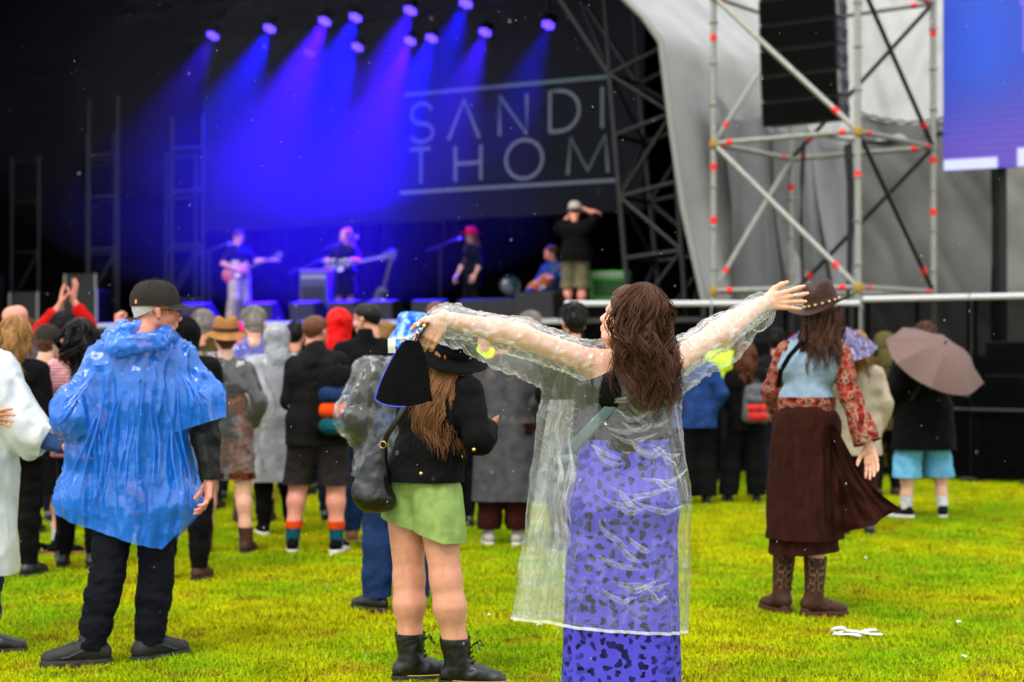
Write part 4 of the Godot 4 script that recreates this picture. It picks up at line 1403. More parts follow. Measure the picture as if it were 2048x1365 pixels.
func person(o: Dictionary) -> Dictionary:
	var s: float = o.get("h", 1.72) / 1.75
	var w: float = o.get("w", 1.0)
	var at: Vector3 = o.at
	var dist := at.length()
	var cell: float = o.get("cell", clampf(dist * .0018, .011, .026))
	var node := thing("person", o.label, "person", at, o.get("turn", 0.0), o.get("group", ""))
	var J := default_joints()
	for sd in ["L", "R"]:
		var a := arms(o.get("arm" + sd, o.get("arms", "")), sd)
		if a:
			J["el" + sd] = a[0]
			J["wr" + sd] = a[1]
	for k in o.get("j", {}): J[k] = o.j[k]
	var face: Vector3 = o.get("face", Vector3(0, 0, -1))
	var turn: float = o.get("turn", 0.0)
	if not o.has("jw"):
		# nobody stands quite straight: weight on one leg, shoulders and head a little off
		var r := RandomNumberGenerator.new()
		r.seed = int(absf(at.x * 733.0 + at.z * 191.0)) + 3
		var sway := r.randf_range(-.035, .035)
		var roll := r.randf_range(-.018, .018)
		var bow := r.randf_range(-.02, .015)
		for k in ["pel", "hipL", "hipR", "waist", "kneeL", "kneeR"]: J[k] += Vector3(sway * (.5 if k.begins_with("knee") else 1.0), 0, 0)
		for k in ["chest", "shL", "shR", "elL", "elR", "wrL", "wrR"]: J[k] += Vector3(sway * .4, 0, bow)
		for k in ["shL", "elL", "wrL"]: J[k] += Vector3(0, roll, 0)
		for k in ["shR", "elR", "wrR"]: J[k] += Vector3(0, -roll, 0)
		J.neck += Vector3(sway * .2, 0, bow)
		J.head += Vector3(sway * .1 + roll * .6, 0, bow * 1.5)
		J["knee" + ("L" if sway > 0 else "R")] += Vector3(0, 0, -.05)
		if not o.has("face"): face = Vector3(r.randf_range(-.5, .5), r.randf_range(-.12, .12), -1)
		turn += r.randf_range(-.22, .22)
	for k in J: J[k] = J[k] * s
	for k in o.get("jw", {}): J[k] = o.jw[k] - at
	node.rotation.y = turn
	var B := Basis.looking_at(face.normalized(), o.get("face_up", Vector3.UP))
	var C: Vector3 = J.head
	var seed_ := int(absf(at.x * 911.0 + at.z * 377.0))
	var skin: Material = M[o.get("skin", "skin")]
	# body, one mesh
	var bones := trunk(J, s, w, 0.0)
	for sd in ["L", "R"]:
		bones += limb(J, s, w, 0.0, sd) + leg(J, s, o.get("leg_w", w), 0.0, sd, o.get("calf", 1.0))
	var pieces := [{"bones": bones, "cell": cell, "k": .04 * s}, {"bones": head_bones(C, B, s) + [[C + B * (Vector3(0, -.1, .04) * s), J.neck, .054 * s, .058 * s]], "cell": clampf(cell * .55, .006, .013), "k": .013 * s, "paint": head_paint(C, B, s)}]
	for sd in ["L", "R"]:
		var hd = o.get("hand" + sd)
		var dir: Vector3 = (J["wr" + sd] - J["el" + sd]).normalized()
		var x := -1.0 if sd == "L" else 1.0
		var bend := [.25, .28, .3, .34]
		var th := Vector3(-.3 * x, .2, -1.0)
		var spread := .05
		var tb := .3
		if hd:
			dir = hd.get("dir", dir)
			th = hd.get("thumb", th)
			bend = hd.get("bend", bend)
			spread = hd.get("spread", spread)
			tb = hd.get("tb", tb)
		pieces.append({"bones": hand_bones(J["wr" + sd], dir, th, x, bend, spread, s * (.95 if o.get("slim", false) else 1.0), tb), "cell": o.get("hand_cell", clampf(cell * .45, .004, .010)), "k": .008 * s})
	body("body", pieces, skin, node)
	# clothing
	if o.has("legs"):
		var g: Dictionary = o.legs
		var e: float = g.get("e", .02)
		var b := trunk(J, s, w, e * .8).slice(0, 2)
		for sd in ["L", "R"]:
			var q := leg(J, s, o.get("leg_w", w), e, sd)
			if g.get("straight", 0.0) > 0.0:
				q[0][3] += g.straight * .6
				q[1][2] += g.straight * .6
				q[1][3] += g.straight * .7
				q[2][2] += g.straight * .7
				q[2][3] += g.straight
				q[3][2] += g.straight
				q[3][3] += g.straight * 1.2
			b += q
		body(g.get("name", "trousers"), [{"bones": b, "cell": cell, "k": g.get("k", .03), "fold": g.get("fold", [.008, 10.0, 14.0, .3, seed_]), "clips": [[Vector3(0, g.get("hem", .09) * s, 0), Vector3.DOWN]] + g.get("clips", [])}], M[g.m], node)
	if o.has("skirt"):
		var g: Dictionary = o.skirt
		var b := trunk(J, s, w, .018).slice(0, 2)
		b += [[J.pel, Vector3(J.pel.x, g.hem * s - .05, J.pel.z), g.get("r0", .15) * s, g.get("r1", .2) * s]]
		body(g.get("name", "skirt"), [{"bones": b, "cell": cell, "k": .04, "fold": g.get("fold", [.012, 16.0, 2.0, .2, seed_]), "clips": [[Vector3(0, g.hem * s, 0), Vector3.DOWN]]}], M[g.m], node)
	if o.has("top"):
		var g: Dictionary = o.top
		var e: float = g.get("e", .018)
		var b := trunk(J, s, w, e)
		var hem: float = g.get("hem", .9) * s
		var hx: Vector3 = (J.hipR - J.hipL).normalized()
		if hem < J.pel.y:
			for q in [-1.0, 1.0]:
				b.append([J.pel + hx * .07 * q * s * w, Vector3(J.pel.x, hem - .1, J.pel.z) + hx * .075 * q * s * w, .11 * s * w + e, .115 * s * w + e + g.get("flare", 0.0)])
		if g.get("sleeve", 1.0) > 0.0:
			for sd in ["L", "R"]: b += limb(J, s, w, e * g.get("arm_e", 1.0), sd, g.get("sleeve", 1.0))
		if g.get("collar", false): b.append([J.neck + Vector3(0, .0, .0), J.neck.lerp(C, .38), .075 * s, .072 * s])
		var cl := [[Vector3(0, hem, 0), Vector3.DOWN]]
		if not g.get("collar", false): cl.append([J.neck + Vector3(0, .035 * s, 0), (C - J.neck).normalized(), .16 * s])
		else: cl.append([J.neck.lerp(C, .5), (C - J.neck).normalized(), .16 * s])
		if g.get("hood", false):
			b.append([J.neck + Vector3(0, .0, .05) * s, J.neck + Vector3(0, -.07, .1) * s, .075 * s, .06 * s])
		body(g.get("name", "jacket"), [{"bones": b, "cell": cell, "k": .03, "fold": g.get("fold", [.009, 9.0, 7.0, .35, seed_]), "clips": cl}], M[g.m], node)
	if o.has("over"):
		var g: Dictionary = o.over
		var e: float = g.get("e", .05)
		var b := trunk(J, s, w, e * .75)
		var hem: float = g.get("hem", .6) * s
		var hx: Vector3 = (J.hipR - J.hipL).normalized()
		for q in [-1.0, 0.0, 1.0]:
			b.append([J.chest + (hx * .07 * q + Vector3(0, -.08, 0)) * s, Vector3(J.pel.x, hem - .12, J.pel.z) + hx * .12 * q * s * g.get("wide", 1.0), .115 * s * w + e * .5, g.get("r", .15) * s * w + e * .5])
		for sd in ["L", "R"]: b += limb(J, s, w, e * g.get("arm_e", 1.0), sd, g.get("sleeve", .8))
		b.append([J.neck + Vector3(0, .0, .05) * s, J.neck + Vector3(0, -.07, .09) * s, .08 * s, .06 * s])
		body("poncho", [{"bones": b, "cell": cell, "k": .05, "fold": g.get("fold", [.02, 7.0, 2.5, .5, seed_]), "clips": [[Vector3(0, hem, 0), Vector3.DOWN], [J.neck + Vector3(0, .05 * s, 0), Vector3.UP]]}], M[g.m], node)
	if o.has("hood"):
		var b := [[C + B * (Vector3(0, .035, .035) * s), C + B * (Vector3(0, .045, -.05) * s), .108 * s, .1 * s], [C + B * (Vector3(0, .0, .03) * s), J.neck + Vector3(0, -.03, .05) * s, .105 * s, .1 * s], [C + B * (Vector3(0, .1, .06) * s), C + B * (Vector3(0, .05, .1) * s), .04 * s, .05 * s]]
		body("hood", [{"bones": b, "cell": minf(cell, .014), "k": .04, "fold": [.008, 14.0, 10.0, .4, seed_], "clips": [[C + B * (Vector3(0, 0, -.085) * s), B * Vector3(0, -.2, -1)]]}], M[o.hood], node)
	if o.has("hat") and o.has("hair"): o.hair.hatted = true
	if o.has("hair"): add_hair(o.hair, C, B, s, node, cell, seed_)
	if o.has("hat"):
		if o.hat.kind == "brim": brim_hat(o.hat, C, B, s, node)
		else: peaked_cap(o.hat, C, B, s, node)
	if o.has("socks"):
		for sd in ["L", "R"]:
			var q := leg(J, s, o.get("leg_w", w), .006, sd)
			body("sock", [{"bones": [q[2], q[3]], "cell": minf(cell, .012), "k": .02, "clips": [[Vector3(0, o.socks.top * s, 0), Vector3.UP]]}], M[o.socks.m], node)
			if o.socks.has("band"):
				body("sock_band", [{"bones": [[q[2][0], q[2][1], q[2][2] + .004, q[2][3] + .004], [q[3][0], q[3][1], q[3][2] + .004, q[3][3] + .004]], "cell": minf(cell, .012), "k": .02, "clips": [[Vector3(0, o.socks.top * s + .005, 0), Vector3.UP], [Vector3(0, o.socks.top * s - .05, 0), Vector3.DOWN]]}], M[o.socks.band], node)
	if o.has("shoes"):
		var t: Array = o.get("toes", [-12.0, 12.0])
		shoe(J, s, "L", o.shoes, node, minf(cell, .012), t[0])
		shoe(J, s, "R", o.shoes, node, minf(cell, .012), t[1])
	return {"node": node, "J": J, "C": C, "B": B, "s": s, "cell": cell, "seed": seed_}

# ---------------------------------------------------------------- the crowd between the foreground and the stage
func crowd() -> void:
	var boots := {"m": M.leather_brown, "sole": M.rubber_black, "top": .2}
	var dark_shoe := {"m": M.leather_black, "sole": M.rubber_black}
	var p := person({"at": Vector3(-1.459, 0, -11.85), "h": 1.75, "w": 1.16, "skin": "skin_pink", "label": "stocky man in black padded gilet, dark shorts and orange striped socks", "arms": "front",
		"hair": {"style": "crop", "m": "hair_ginger"}, "top": {"m": "charcoal", "sleeve": 0.0, "hem": .80, "e": .03, "collar": true, "hood": true, "fold": [.008, 5.0, 26.0, .3]}, "j": {"ankL": Vector3(-.165, .09, .02), "ankR": Vector3(.165, .09, .02), "kneeL": Vector3(-.145, .5, -.01), "kneeR": Vector3(.145, .5, -.01)}, "legs": {"m": "shorts_brown", "hem": .50, "e": .025, "name": "shorts", "straight": .035},
		"socks": {"m": "teal", "top": .23, "band": "orange"}, "shoes": {"m": M.black_cloth, "sole": M.rubber_white, "stripe": M.rubber_white}})
	var sl := []
	for sd in ["L", "R"]: sl += limb(p.J, p.s, 1.1, .02, sd, .95)
	body("sleeve", [{"bones": sl, "cell": p.cell, "k": .03, "fold": [.008, 10.0, 8.0, .3, 3]}], M.charcoal, p.node)
	daypack(Vector3(-1.459, 0, -11.85) + Vector3(.2, 1.12, .19), .5, "small colourful daypack in blue, orange and teal on gilet man's back", ["black_cloth", "jeans", "orange", "teal"])
	person({"at": Vector3(-2.124, 0, -11.8), "h": 1.70, "label": "person in tan felt hat and clear rain poncho over black top", "skin": "skin_pale", "hair": {"style": "short", "m": "hair_brown"}, "hat": {"kind": "brim", "m": "tan_felt", "band": "leather_brown", "brim": .165, "crown": .12, "dip": .03},
		"top": {"m": "black_cloth", "hem": .88, "sleeve": .9}, "j": {"ankL": Vector3(-.14, .09, .0), "ankR": Vector3(.17, .09, .03), "kneeL": Vector3(-.12, .5, -.02), "kneeR": Vector3(.14, .5, -.01)}, "legs": {"m": "khaki_print", "hem": .56, "e": .035, "name": "shorts"}, "over": {"m": "clear_plastic", "hem": .62, "e": .07}, "arms": "pocket", "shoes": boots})
	person({"at": Vector3(-1.905, 0, -13), "h": 1.70, "label": "person in grey hooded rain poncho beside the man in a gilet", "hood": "grey_plastic", "over": {"m": "grey_plastic", "hem": .45, "e": .05, "sleeve": .95}, "arms": "front", "top": {"m": "grey_cloth"}, "legs": {"m": "black_cloth"}, "shoes": {"m": M.black_cloth, "sole": M.rubber_white}})
	person({"at": Vector3(-2.241, 0, -13.9), "h": 1.84, "label": "grey haired person in royal blue jacket behind the tan hat", "hair": {"style": "short", "m": "hair_grey"}, "top": {"m": "royal", "hem": .74, "e": .03, "collar": true}, "legs": {"m": "black_cloth", "hem": .52, "e": .03, "name": "shorts"}, "over": {"m": "clear_plastic", "hem": .36, "e": .08}, "shoes": boots, "arms": "front"})
	person({"at": Vector3(-1.129, 0, -12.5), "h": 1.86, "w": 1.1, "label": "tall dark haired man in black fleece and jeans turning his head", "face": Vector3(-.85, -.05, -.5), "hair": {"style": "crop", "m": "hair_dark"}, "top": {"m": "black_cloth", "hem": .82, "e": .035, "collar": true}, "legs": {"m": "jeans", "e": .03}, "shoes": {"m": M.suede, "sole": M.gum, "top": .16}, "arms": "front"})
	person({"at": Vector3(-1.505, 0, -14), "h": 1.84, "label": "person in bright red hooded rain jacket facing the stage", "hood": "red_rain", "top": {"m": "red_rain", "hem": .8, "e": .035}, "legs": {"m": "dark_jeans"}, "shoes": dark_shoe, "arms": "front"})
	person({"at": Vector3(-0.667, 0, -9.2), "h": 1.70, "label": "person in blue tie-dye bucket hat, clear poncho and jeans", "j": {"head": Vector3(.10, 1.61, -.03), "neck": Vector3(.06, 1.46, 0)}, "hair": {"style": "short", "m": "hair_brown"}, "hat": {"kind": "brim", "m": "tiedye", "brim": .145, "crown": .105, "dip": .075, "crease": .0, "pinch": .0, "y": .045},
		"top": {"m": "dark_olive", "hem": .85}, "legs": {"m": "jeans", "e": .03, "straight": .015}, "over": {"m": "clear_plastic", "hem": .80, "e": .055, "sleeve": .75, "fold": [.022, 11.0, 5.0, .6, 6]}, "armL": "pocket", "shoes": dark_shoe, "toes": [-45.0, 10.0]})
	person({"at": Vector3(-0.069, 0, -12.3), "h": 1.68, "label": "person in long taupe raincoat with maroon trousers and pale shoes", "hair": {"style": "short", "m": "hair_brown"}, "top": {"m": "taupe", "hem": .98, "e": .04, "flare": .03}, "over": {"m": "grey_coat_skin", "hem": .36, "e": .045, "sleeve": 0.3, "fold": [.012, 8.0, 2.0, .3]}, "legs": {"m": "maroon", "hem": .13, "e": .05}, "shoes": {"m": M.offwhite, "sole": M.rubber_white}, "arms": "front"})
	person({"at": Vector3(-0.263, 0, -13.6), "h": 1.78, "label": "steward in yellow high visibility jacket beyond the black hatted girl", "hair": {"style": "short", "m": "hair_brown"}, "top": {"m": "hi_vis", "hem": .85, "e": .03}, "legs": {"m": "black_cloth"}, "shoes": dark_shoe})
	person({"at": Vector3(0.472, 0, -12), "h": 1.82, "w": 1.1, "label": "dark curly haired man in black standing beyond the raised sleeve", "hair": {"style": "short", "m": "hair_dark"}, "top": {"m": "black_cloth", "hem": .85, "e": .03, "collar": true}, "legs": {"m": "black_cloth"}, "shoes": dark_shoe, "arms": "front"})
	person({"at": Vector3(1.773, 0, -15.5), "h": 1.64, "w": 1.1, "label": "person in blue fleece and black trousers near the fence", "hair": {"style": "short", "m": "hair_grey"}, "top": {"m": "blue_fleece", "hem": .8, "e": .03}, "legs": {"m": "black_cloth", "e": .035, "straight": .03}, "shoes": dark_shoe, "arms": "pocket"})
	person({"at": Vector3(2.406, 0, -18.2), "h": 1.76, "label": "steward in yellow vest standing against the black fence", "hair": {"style": "crop", "m": "hair_dark"}, "top": {"m": "hi_vis", "hem": .98, "sleeve": .2}, "legs": {"m": "black_cloth"}, "shoes": dark_shoe, "turn": PI * .8})
	p = person({"at": Vector3(2.296, 0, -15.7), "h": 1.55, "label": "long haired child in black clothes wearing a small backpack", "hair": {"style": "long", "m": "hair_ginger", "len": .34}, "top": {"m": "black_cloth", "hem": .8, "e": .03}, "legs": {"m": "black_cloth", "e": .03, "straight": .03}, "shoes": dark_shoe, "arms": "front", "j": {"ankL": Vector3(-.2, .09, .04), "kneeL": Vector3(-.16, .5, 0)}})
	daypack(Vector3(2.296, 0, -15.7) + Vector3(.08, .98, .17), .36, "small grey and red backpack on the child in black", ["grey_cloth", "grey_cloth", "coral", "coral"])
	person({"at": Vector3(2.826, 0, -17), "h": 1.7, "label": "person in dark clothes beside the child with the backpack", "hair": {"style": "short", "m": "hair_dark"}, "top": {"m": "charcoal", "hem": .8}, "legs": {"m": "dark_jeans"}, "shoes": boots})
	person({"at": Vector3(2.795, 0, -13), "h": 1.62, "label": "person in cream knit under the flowered umbrella", "hair": {"style": "long", "m": "hair_blond", "len": .3}, "top": {"m": "cream", "hem": .7, "e": .03}, "legs": {"m": "maroon"}, "shoes": dark_shoe, "armL": "phone"})
	umbrella(Vector3(2.524, 1.524, -12.8), Vector3(-.08, 1.0, .32), .40, "flower_print", "flower patterned umbrella held up behind the brown hat", 8)
	person({"at": Vector3(3.833, 0, -16.4), "h": 1.66, "label": "person in olive green hooded jacket between the two umbrellas", "hood": "olive_hood", "top": {"m": "olive", "hem": .72, "e": .04}, "legs": {"m": "black_cloth", "e": .025}, "shoes": boots, "arms": "front"})
	person({"at": Vector3(3.682, 0, -14.3), "h": 1.72, "w": 1.12, "label": "person in black jacket and pale blue shorts under taupe umbrella", "skin": "skin_pale", "hair": {"style": "short", "m": "hair_brown"}, "top": {"m": "black_cloth", "hem": .62, "e": .06, "flare": .03}, "j": {"ankL": Vector3(-.17, .09, .02), "ankR": Vector3(.17, .09, .02), "kneeL": Vector3(-.15, .5, -.01), "kneeR": Vector3(.15, .5, -.01)}, "legs": {"m": "sky_shorts", "hem": .37, "e": .03, "name": "shorts", "straight": .045}, "socks": {"m": "white_cloth", "top": .2}, "shoes": {"m": M.navy, "sole": M.rubber_white}, "toes": [-40.0, 20.0], "armR": "phone", "armL": "pocket"})
	umbrella(Vector3(3.675, 1.404, -13.9), Vector3(.34, .85, .62), .46, "umbrella_cloth", "taupe folding umbrella tilted over the person in pale blue shorts", 8)
	person({"at": Vector3(1.449, 0, -16.8), "h": 1.72, "label": "person in dark green jacket beyond the spotted dress", "hair": {"style": "short", "m": "hair_brown"}, "top": {"m": "dark_olive", "hem": .8, "e": .03}, "legs": {"m": "dark_jeans"}, "shoes": dark_shoe})
	# towards the far side of the field
	person({"at": Vector3(-3.299, 0, -10.6), "h": 1.69, "label": "long haired blond person in black jacket beside the white poncho", "hair": {"style": "long", "m": "hair_blond", "len": .40, "n": 170}, "top": {"m": "black_cloth", "hem": .8, "e": .03}, "legs": {"m": "black_cloth"}, "shoes": dark_shoe, "arms": "front"})
	p = person({"at": Vector3(-3.422, 0, -11.7), "h": 1.66, "label": "person in white t-shirt and black skirt with black sneakers", "skin": "skin_pale", "hair": {"style": "short", "m": "hair_brown"}, "hat": {"kind": "cap", "m": "cap_grey"}, "top": {"m": "white_cloth", "hem": .95, "sleeve": .3, "e": .03}, "skirt": {"m": "black_cloth", "hem": .47, "r0": .15, "r1": .19}, "socks": {"m": "white_cloth", "top": .2}, "shoes": {"m": M.black_cloth, "sole": M.gum, "stripe": M.rubber_white}, "toes": [40.0, 70.0], "arms": "front"})
	var strap := part("bag_strap", tube([Vector3(-3.292, 1.536, -11.5), Vector3(-3.232, 1.429, -11.44), Vector3(-3.255, 1.286, -11.42), Vector3(-3.313, 1.142, -11.45), Vector3(-3.375, 0.997, -11.5)], .02, 6, .3), mat("snake", Color(.4, .33, .26), .7), self)
	tag(strap, "patterned bag strap across the back of the white t-shirt", "strap")
	person({"at": Vector3(-2.977, 0, -11), "h": 1.68, "label": "person with long dark curly hair in red gingham shirt", "hair": {"style": "curly", "m": "hair_dark", "len": .36, "n": 220, "r": .009}, "top": {"m": "gingham", "hem": .8, "e": .04}, "legs": {"m": "black_cloth"}, "shoes": {"m": M.leather_black, "sole": M.rubber_black, "top": .22}, "arms": "front"})
	person({"at": Vector3(-3.92, 0, -14), "h": 1.80, "label": "person in red jacket clapping both hands above the head", "skin": "skin_pink", "hair": {"style": "short", "m": "hair_dark"}, "top": {"m": "red_cloth", "hem": .85, "e": .03, "sleeve": .8}, "legs": {"m": "dark_jeans"}, "shoes": dark_shoe, "j": {"elL": Vector3(-.2, 1.64, -.1), "wrL": Vector3(-.04, 1.86, -.06), "elR": Vector3(.18, 1.66, -.1), "wrR": Vector3(.06, 1.88, -.06)}, "handL": {"dir": Vector3(0.1, 1, 0), "thumb": Vector3(.3, 0, 1), "bend": [.1, .1, .1, .1], "spread": .2}, "handR": {"dir": Vector3(0.2, 1, 0), "thumb": Vector3(-.3, 0, 1), "bend": [.1, .1, .1, .1], "spread": .2}})
	person({"at": Vector3(-3.334, 0, -14), "h": 1.74, "label": "person raising one fist with pale wristband behind the blue poncho", "skin": "skin_pink", "hair": {"style": "short", "m": "hair_brown"}, "top": {"m": "black_cloth", "sleeve": .6}, "legs": {"m": "dark_jeans"}, "shoes": dark_shoe, "j": {"elL": Vector3(-.27, 1.52, -.1), "wrL": Vector3(-.155, 1.72, -.06)}, "handL": {"dir": Vector3(0.05, 1, 0), "thumb": Vector3(.8, 0, .5), "bend": [1.1, 1.2, 1.2, 1.2]}})
	person({"at": Vector3(-4.046, 0, -13), "h": 1.86, "label": "bald man in blue jacket with a grey hood folded down", "skin": "skin_pink", "top": {"m": "grey_cloth", "hem": 1.3, "e": .035, "collar": true, "hood": true}, "over": {"m": "blue_rain", "hem": .8, "e": .03}, "legs": {"m": "dark_jeans"}, "shoes": dark_shoe})
	person({"at": Vector3(-4.416, 0, -15), "h": 1.72, "label": "person in bright blue top beyond the white t-shirt", "hair": {"style": "short", "m": "hair_brown"}, "top": {"m": "royal", "hem": .8, "e": .03}, "legs": {"m": "dark_jeans"}, "shoes": dark_shoe})
	person({"at": Vector3(-2.142, 0, -10.4), "h": 1.70, "label": "person in black hood and brown shoes behind the blue poncho", "hood": "black_cloth", "top": {"m": "black_cloth", "hem": .75, "e": .03}, "legs": {"m": "black_cloth"}, "shoes": {"m": M.leather_brown, "sole": M.rubber_black}, "arms": "front"})
	person({"at": Vector3(-2.78, 0, -16), "h": 1.76, "label": "person in pink hood far beyond the tan hat", "hood": "pink", "top": {"m": "pink", "hem": .8, "e": .03}, "legs": {"m": "dark_jeans"}, "shoes": dark_shoe})
	person({"at": Vector3(-0.641, 0, -13.5), "h": 1.90, "label": "brown haired tall man beyond the hand holding the cap", "skin": "skin_pink", "hair": {"style": "crop", "m": "hair_ginger"}, "top": {"m": "charcoal", "hem": .8, "e": .03}, "legs": {"m": "dark_jeans"}, "shoes": dark_shoe})
	person({"at": Vector3(-1.221, 0, -15.5), "h": 1.74, "label": "blond person beyond the man in black fleece", "hair": {"style": "short", "m": "hair_blond"}, "top": {"m": "taupe", "hem": .8, "e": .03}, "legs": {"m": "dark_jeans"}, "shoes": dark_shoe})
	person({"at": Vector3(-2.238, 0, -16.5), "h": 1.76, "label": "dark haired person beyond the grey hood", "hair": {"style": "short", "m": "hair_dark"}, "top": {"m": "navy", "hem": .8, "e": .03}, "legs": {"m": "dark_jeans"}, "shoes": dark_shoe})

	# more heads filling the gaps further in
	var tops := ["charcoal", "navy", "olive", "grey_cloth", "dark_olive", "blue_fleece", "maroon", "black_cloth", "taupe", "royal"]
	var hairs := ["hair_dark", "hair_brown", "hair_grey", "hair_blond", "hair_ginger"]
	var extra := [[200, 15.6, "charcoal coat beyond the gingham shirt", 1], [318, 15.2, "navy coat beyond the grey cap", 0], [405, 15.0, "olive coat beyond the black hood", 0], [545, 17.2, "grey top beyond the royal blue jacket", 1], [655, 17.0, "dark green coat beyond the bald man in a gilet", 0], [832, 16.4, "blue fleece beyond the tie-dye hat", 0], [925, 16.8, "maroon coat beyond the black hat", 1], [1062, 15.6, "black coat beyond the outstretched sleeve", 0], [1232, 16.2, "taupe coat beyond the woman with arms wide", 1], [55, 17.0, "royal blue coat beyond the bald man", 0]]
	for k in extra.size():
		var e: Array = extra[k]
		person({"at": Vector3((e[0] - 1024.0) * e[1] / 3200.0, 0, -e[1]), "h": 1.66 + .045 * (k * 7 % 5), "label": "person in " + e[2], "hair": {"style": "long" if e[3] else "short", "m": hairs[k % 5], "len": .3}, "top": {"m": tops[k], "hem": .8, "e": .03, "collar": k % 2 == 0}, "legs": {"m": "dark_jeans"}, "shoes": dark_shoe, "arms": ["front", "pocket", "phone"][k % 3]})

func daypack(at: Vector3, h: float, label: String, ms: Array) -> void:
	var o := thing("backpack", label, "backpack", at)
	body("bag", [{"bones": [[Vector3(-h * .2, -h * .35, 0), Vector3(-h * .17, h * .32, -.01), h * .2, h * .16], [Vector3(h * .2, -h * .35, 0), Vector3(h * .17, h * .32, -.01), h * .2, h * .16], [Vector3(0, -h * .3, 0), Vector3(0, h * .35, 0), h * .22, h * .2]], "cell": .013, "k": .04, "fold": [.006, 14.0, 12.0, .3, 2]}], M[ms[0]], o)
	for k in 3:
		body("pocket", [{"bones": [[Vector3(-h * .16, -h * .34 + h * .22 * k, h * .12), Vector3(h * .16, -h * .34 + h * .22 * k, h * .12), h * .135, h * .135]], "cell": .013, "k": .02, "fold": [.004, 14.0, 12.0, .3, 2 + k]}], M[ms[3 - k]], o)
	for x in [-1.0, 1.0]:
		part("strap", tube([Vector3(x * h * .2, h * .4, -.02), Vector3(x * h * .24, h * .62, -.12), Vector3(x * h * .27, h * .45, -.26)], .022, 6, .35), M[ms[0]], o)
	part("loop", tube([Vector3(-.03, h * .5, 0), Vector3(-.02, h * .62, 0), Vector3(.02, h * .62, 0), Vector3(.03, h * .5, 0)], .007, 5), M[ms[0]], o)

func umbrella(hub: Vector3, axis: Vector3, R: float, m: String, label: String, n: int) -> void:
	# hub: where the shaft meets the canopy's edge plane; the handle hangs below it
	var o := thing("umbrella", label, "umbrella", hub)
	var B := Basis(Quaternion(Vector3.UP, axis.normalized()))
	var rise := R * .42
	var rib := func(f: float) -> Vector2: return Vector2(R * f, rise * (1.0 - pow(f, 1.9)))
	for k in n:
		var t0 := TAU * k / n + .2
		var t1 := TAU * (k + 1) / n + .2
		var pm := sheet(8, 10, func(a: float, b: float) -> Vector3:
			var f := 1.0 - b * .985
			var q: Vector2 = rib.call(f)
			var e := Vector3(cos(t0), 0, sin(t0)).lerp(Vector3(cos(t1), 0, sin(t1)), a)
			var sag := sin(a * PI) * .05 * R * f
			return B * (Vector3(e.x * q.x, q.y - sag * f, e.z * q.x)))
		var pn := part("canopy_panel", pm, M[m], o)
		var pts := []
		for i in 9:
			var q: Vector2 = rib.call(i / 8.0)
			pts.append(B * Vector3(cos(t0) * q.x, q.y - .004, sin(t0) * q.x))
		part("rib", tube(pts, .0035, 5), M.dark_steel, o)
		part("tip", bar(B * Vector3(cos(t0) * R, -.002, sin(t0) * R), B * Vector3(cos(t0) * (R + .02), -.012, sin(t0) * (R + .02)), .005, 6), M.black_metal, o)
	part("ferrule", bar(B * Vector3(0, rise - .01, 0), B * Vector3(0, rise + .035, 0), .008, 8), M.black_metal, o)
	part("shaft", bar(B * Vector3(0, rise, 0), B * Vector3(0, -.35, 0), .006, 8), M.dark_steel, o)
	part("handle", bar(B * Vector3(0, -.35, 0), B * Vector3(0, -.47, 0), .014, 8), M.rubber_black, o)
# ---------------------------------------------------------------- the people close to the camera
func ribbon(called: String, pts: Array, r: float, flat: float, m: Material, parent: Node, ref := Vector3.BACK) -> MeshInstance3D:
	var t := Tubes.new()
	t.add(pts, r, 8, flat, ref)
	return part(called, tubes_mesh(t), m, parent)

func local(pts: Array, o: Vector3) -> Array:
	return pts.map(func(p: Vector3) -> Vector3: return p - o)

func capsules(list: Array, o: Vector3) -> Array:
	return list.map(func(b: Array) -> Array: return [b[0] - o, b[1] - o] + b.slice(2))

func foreground() -> void:
	dancer()
	hat_girl()
	blue_man()
	white_poncho()
	skirt_woman()

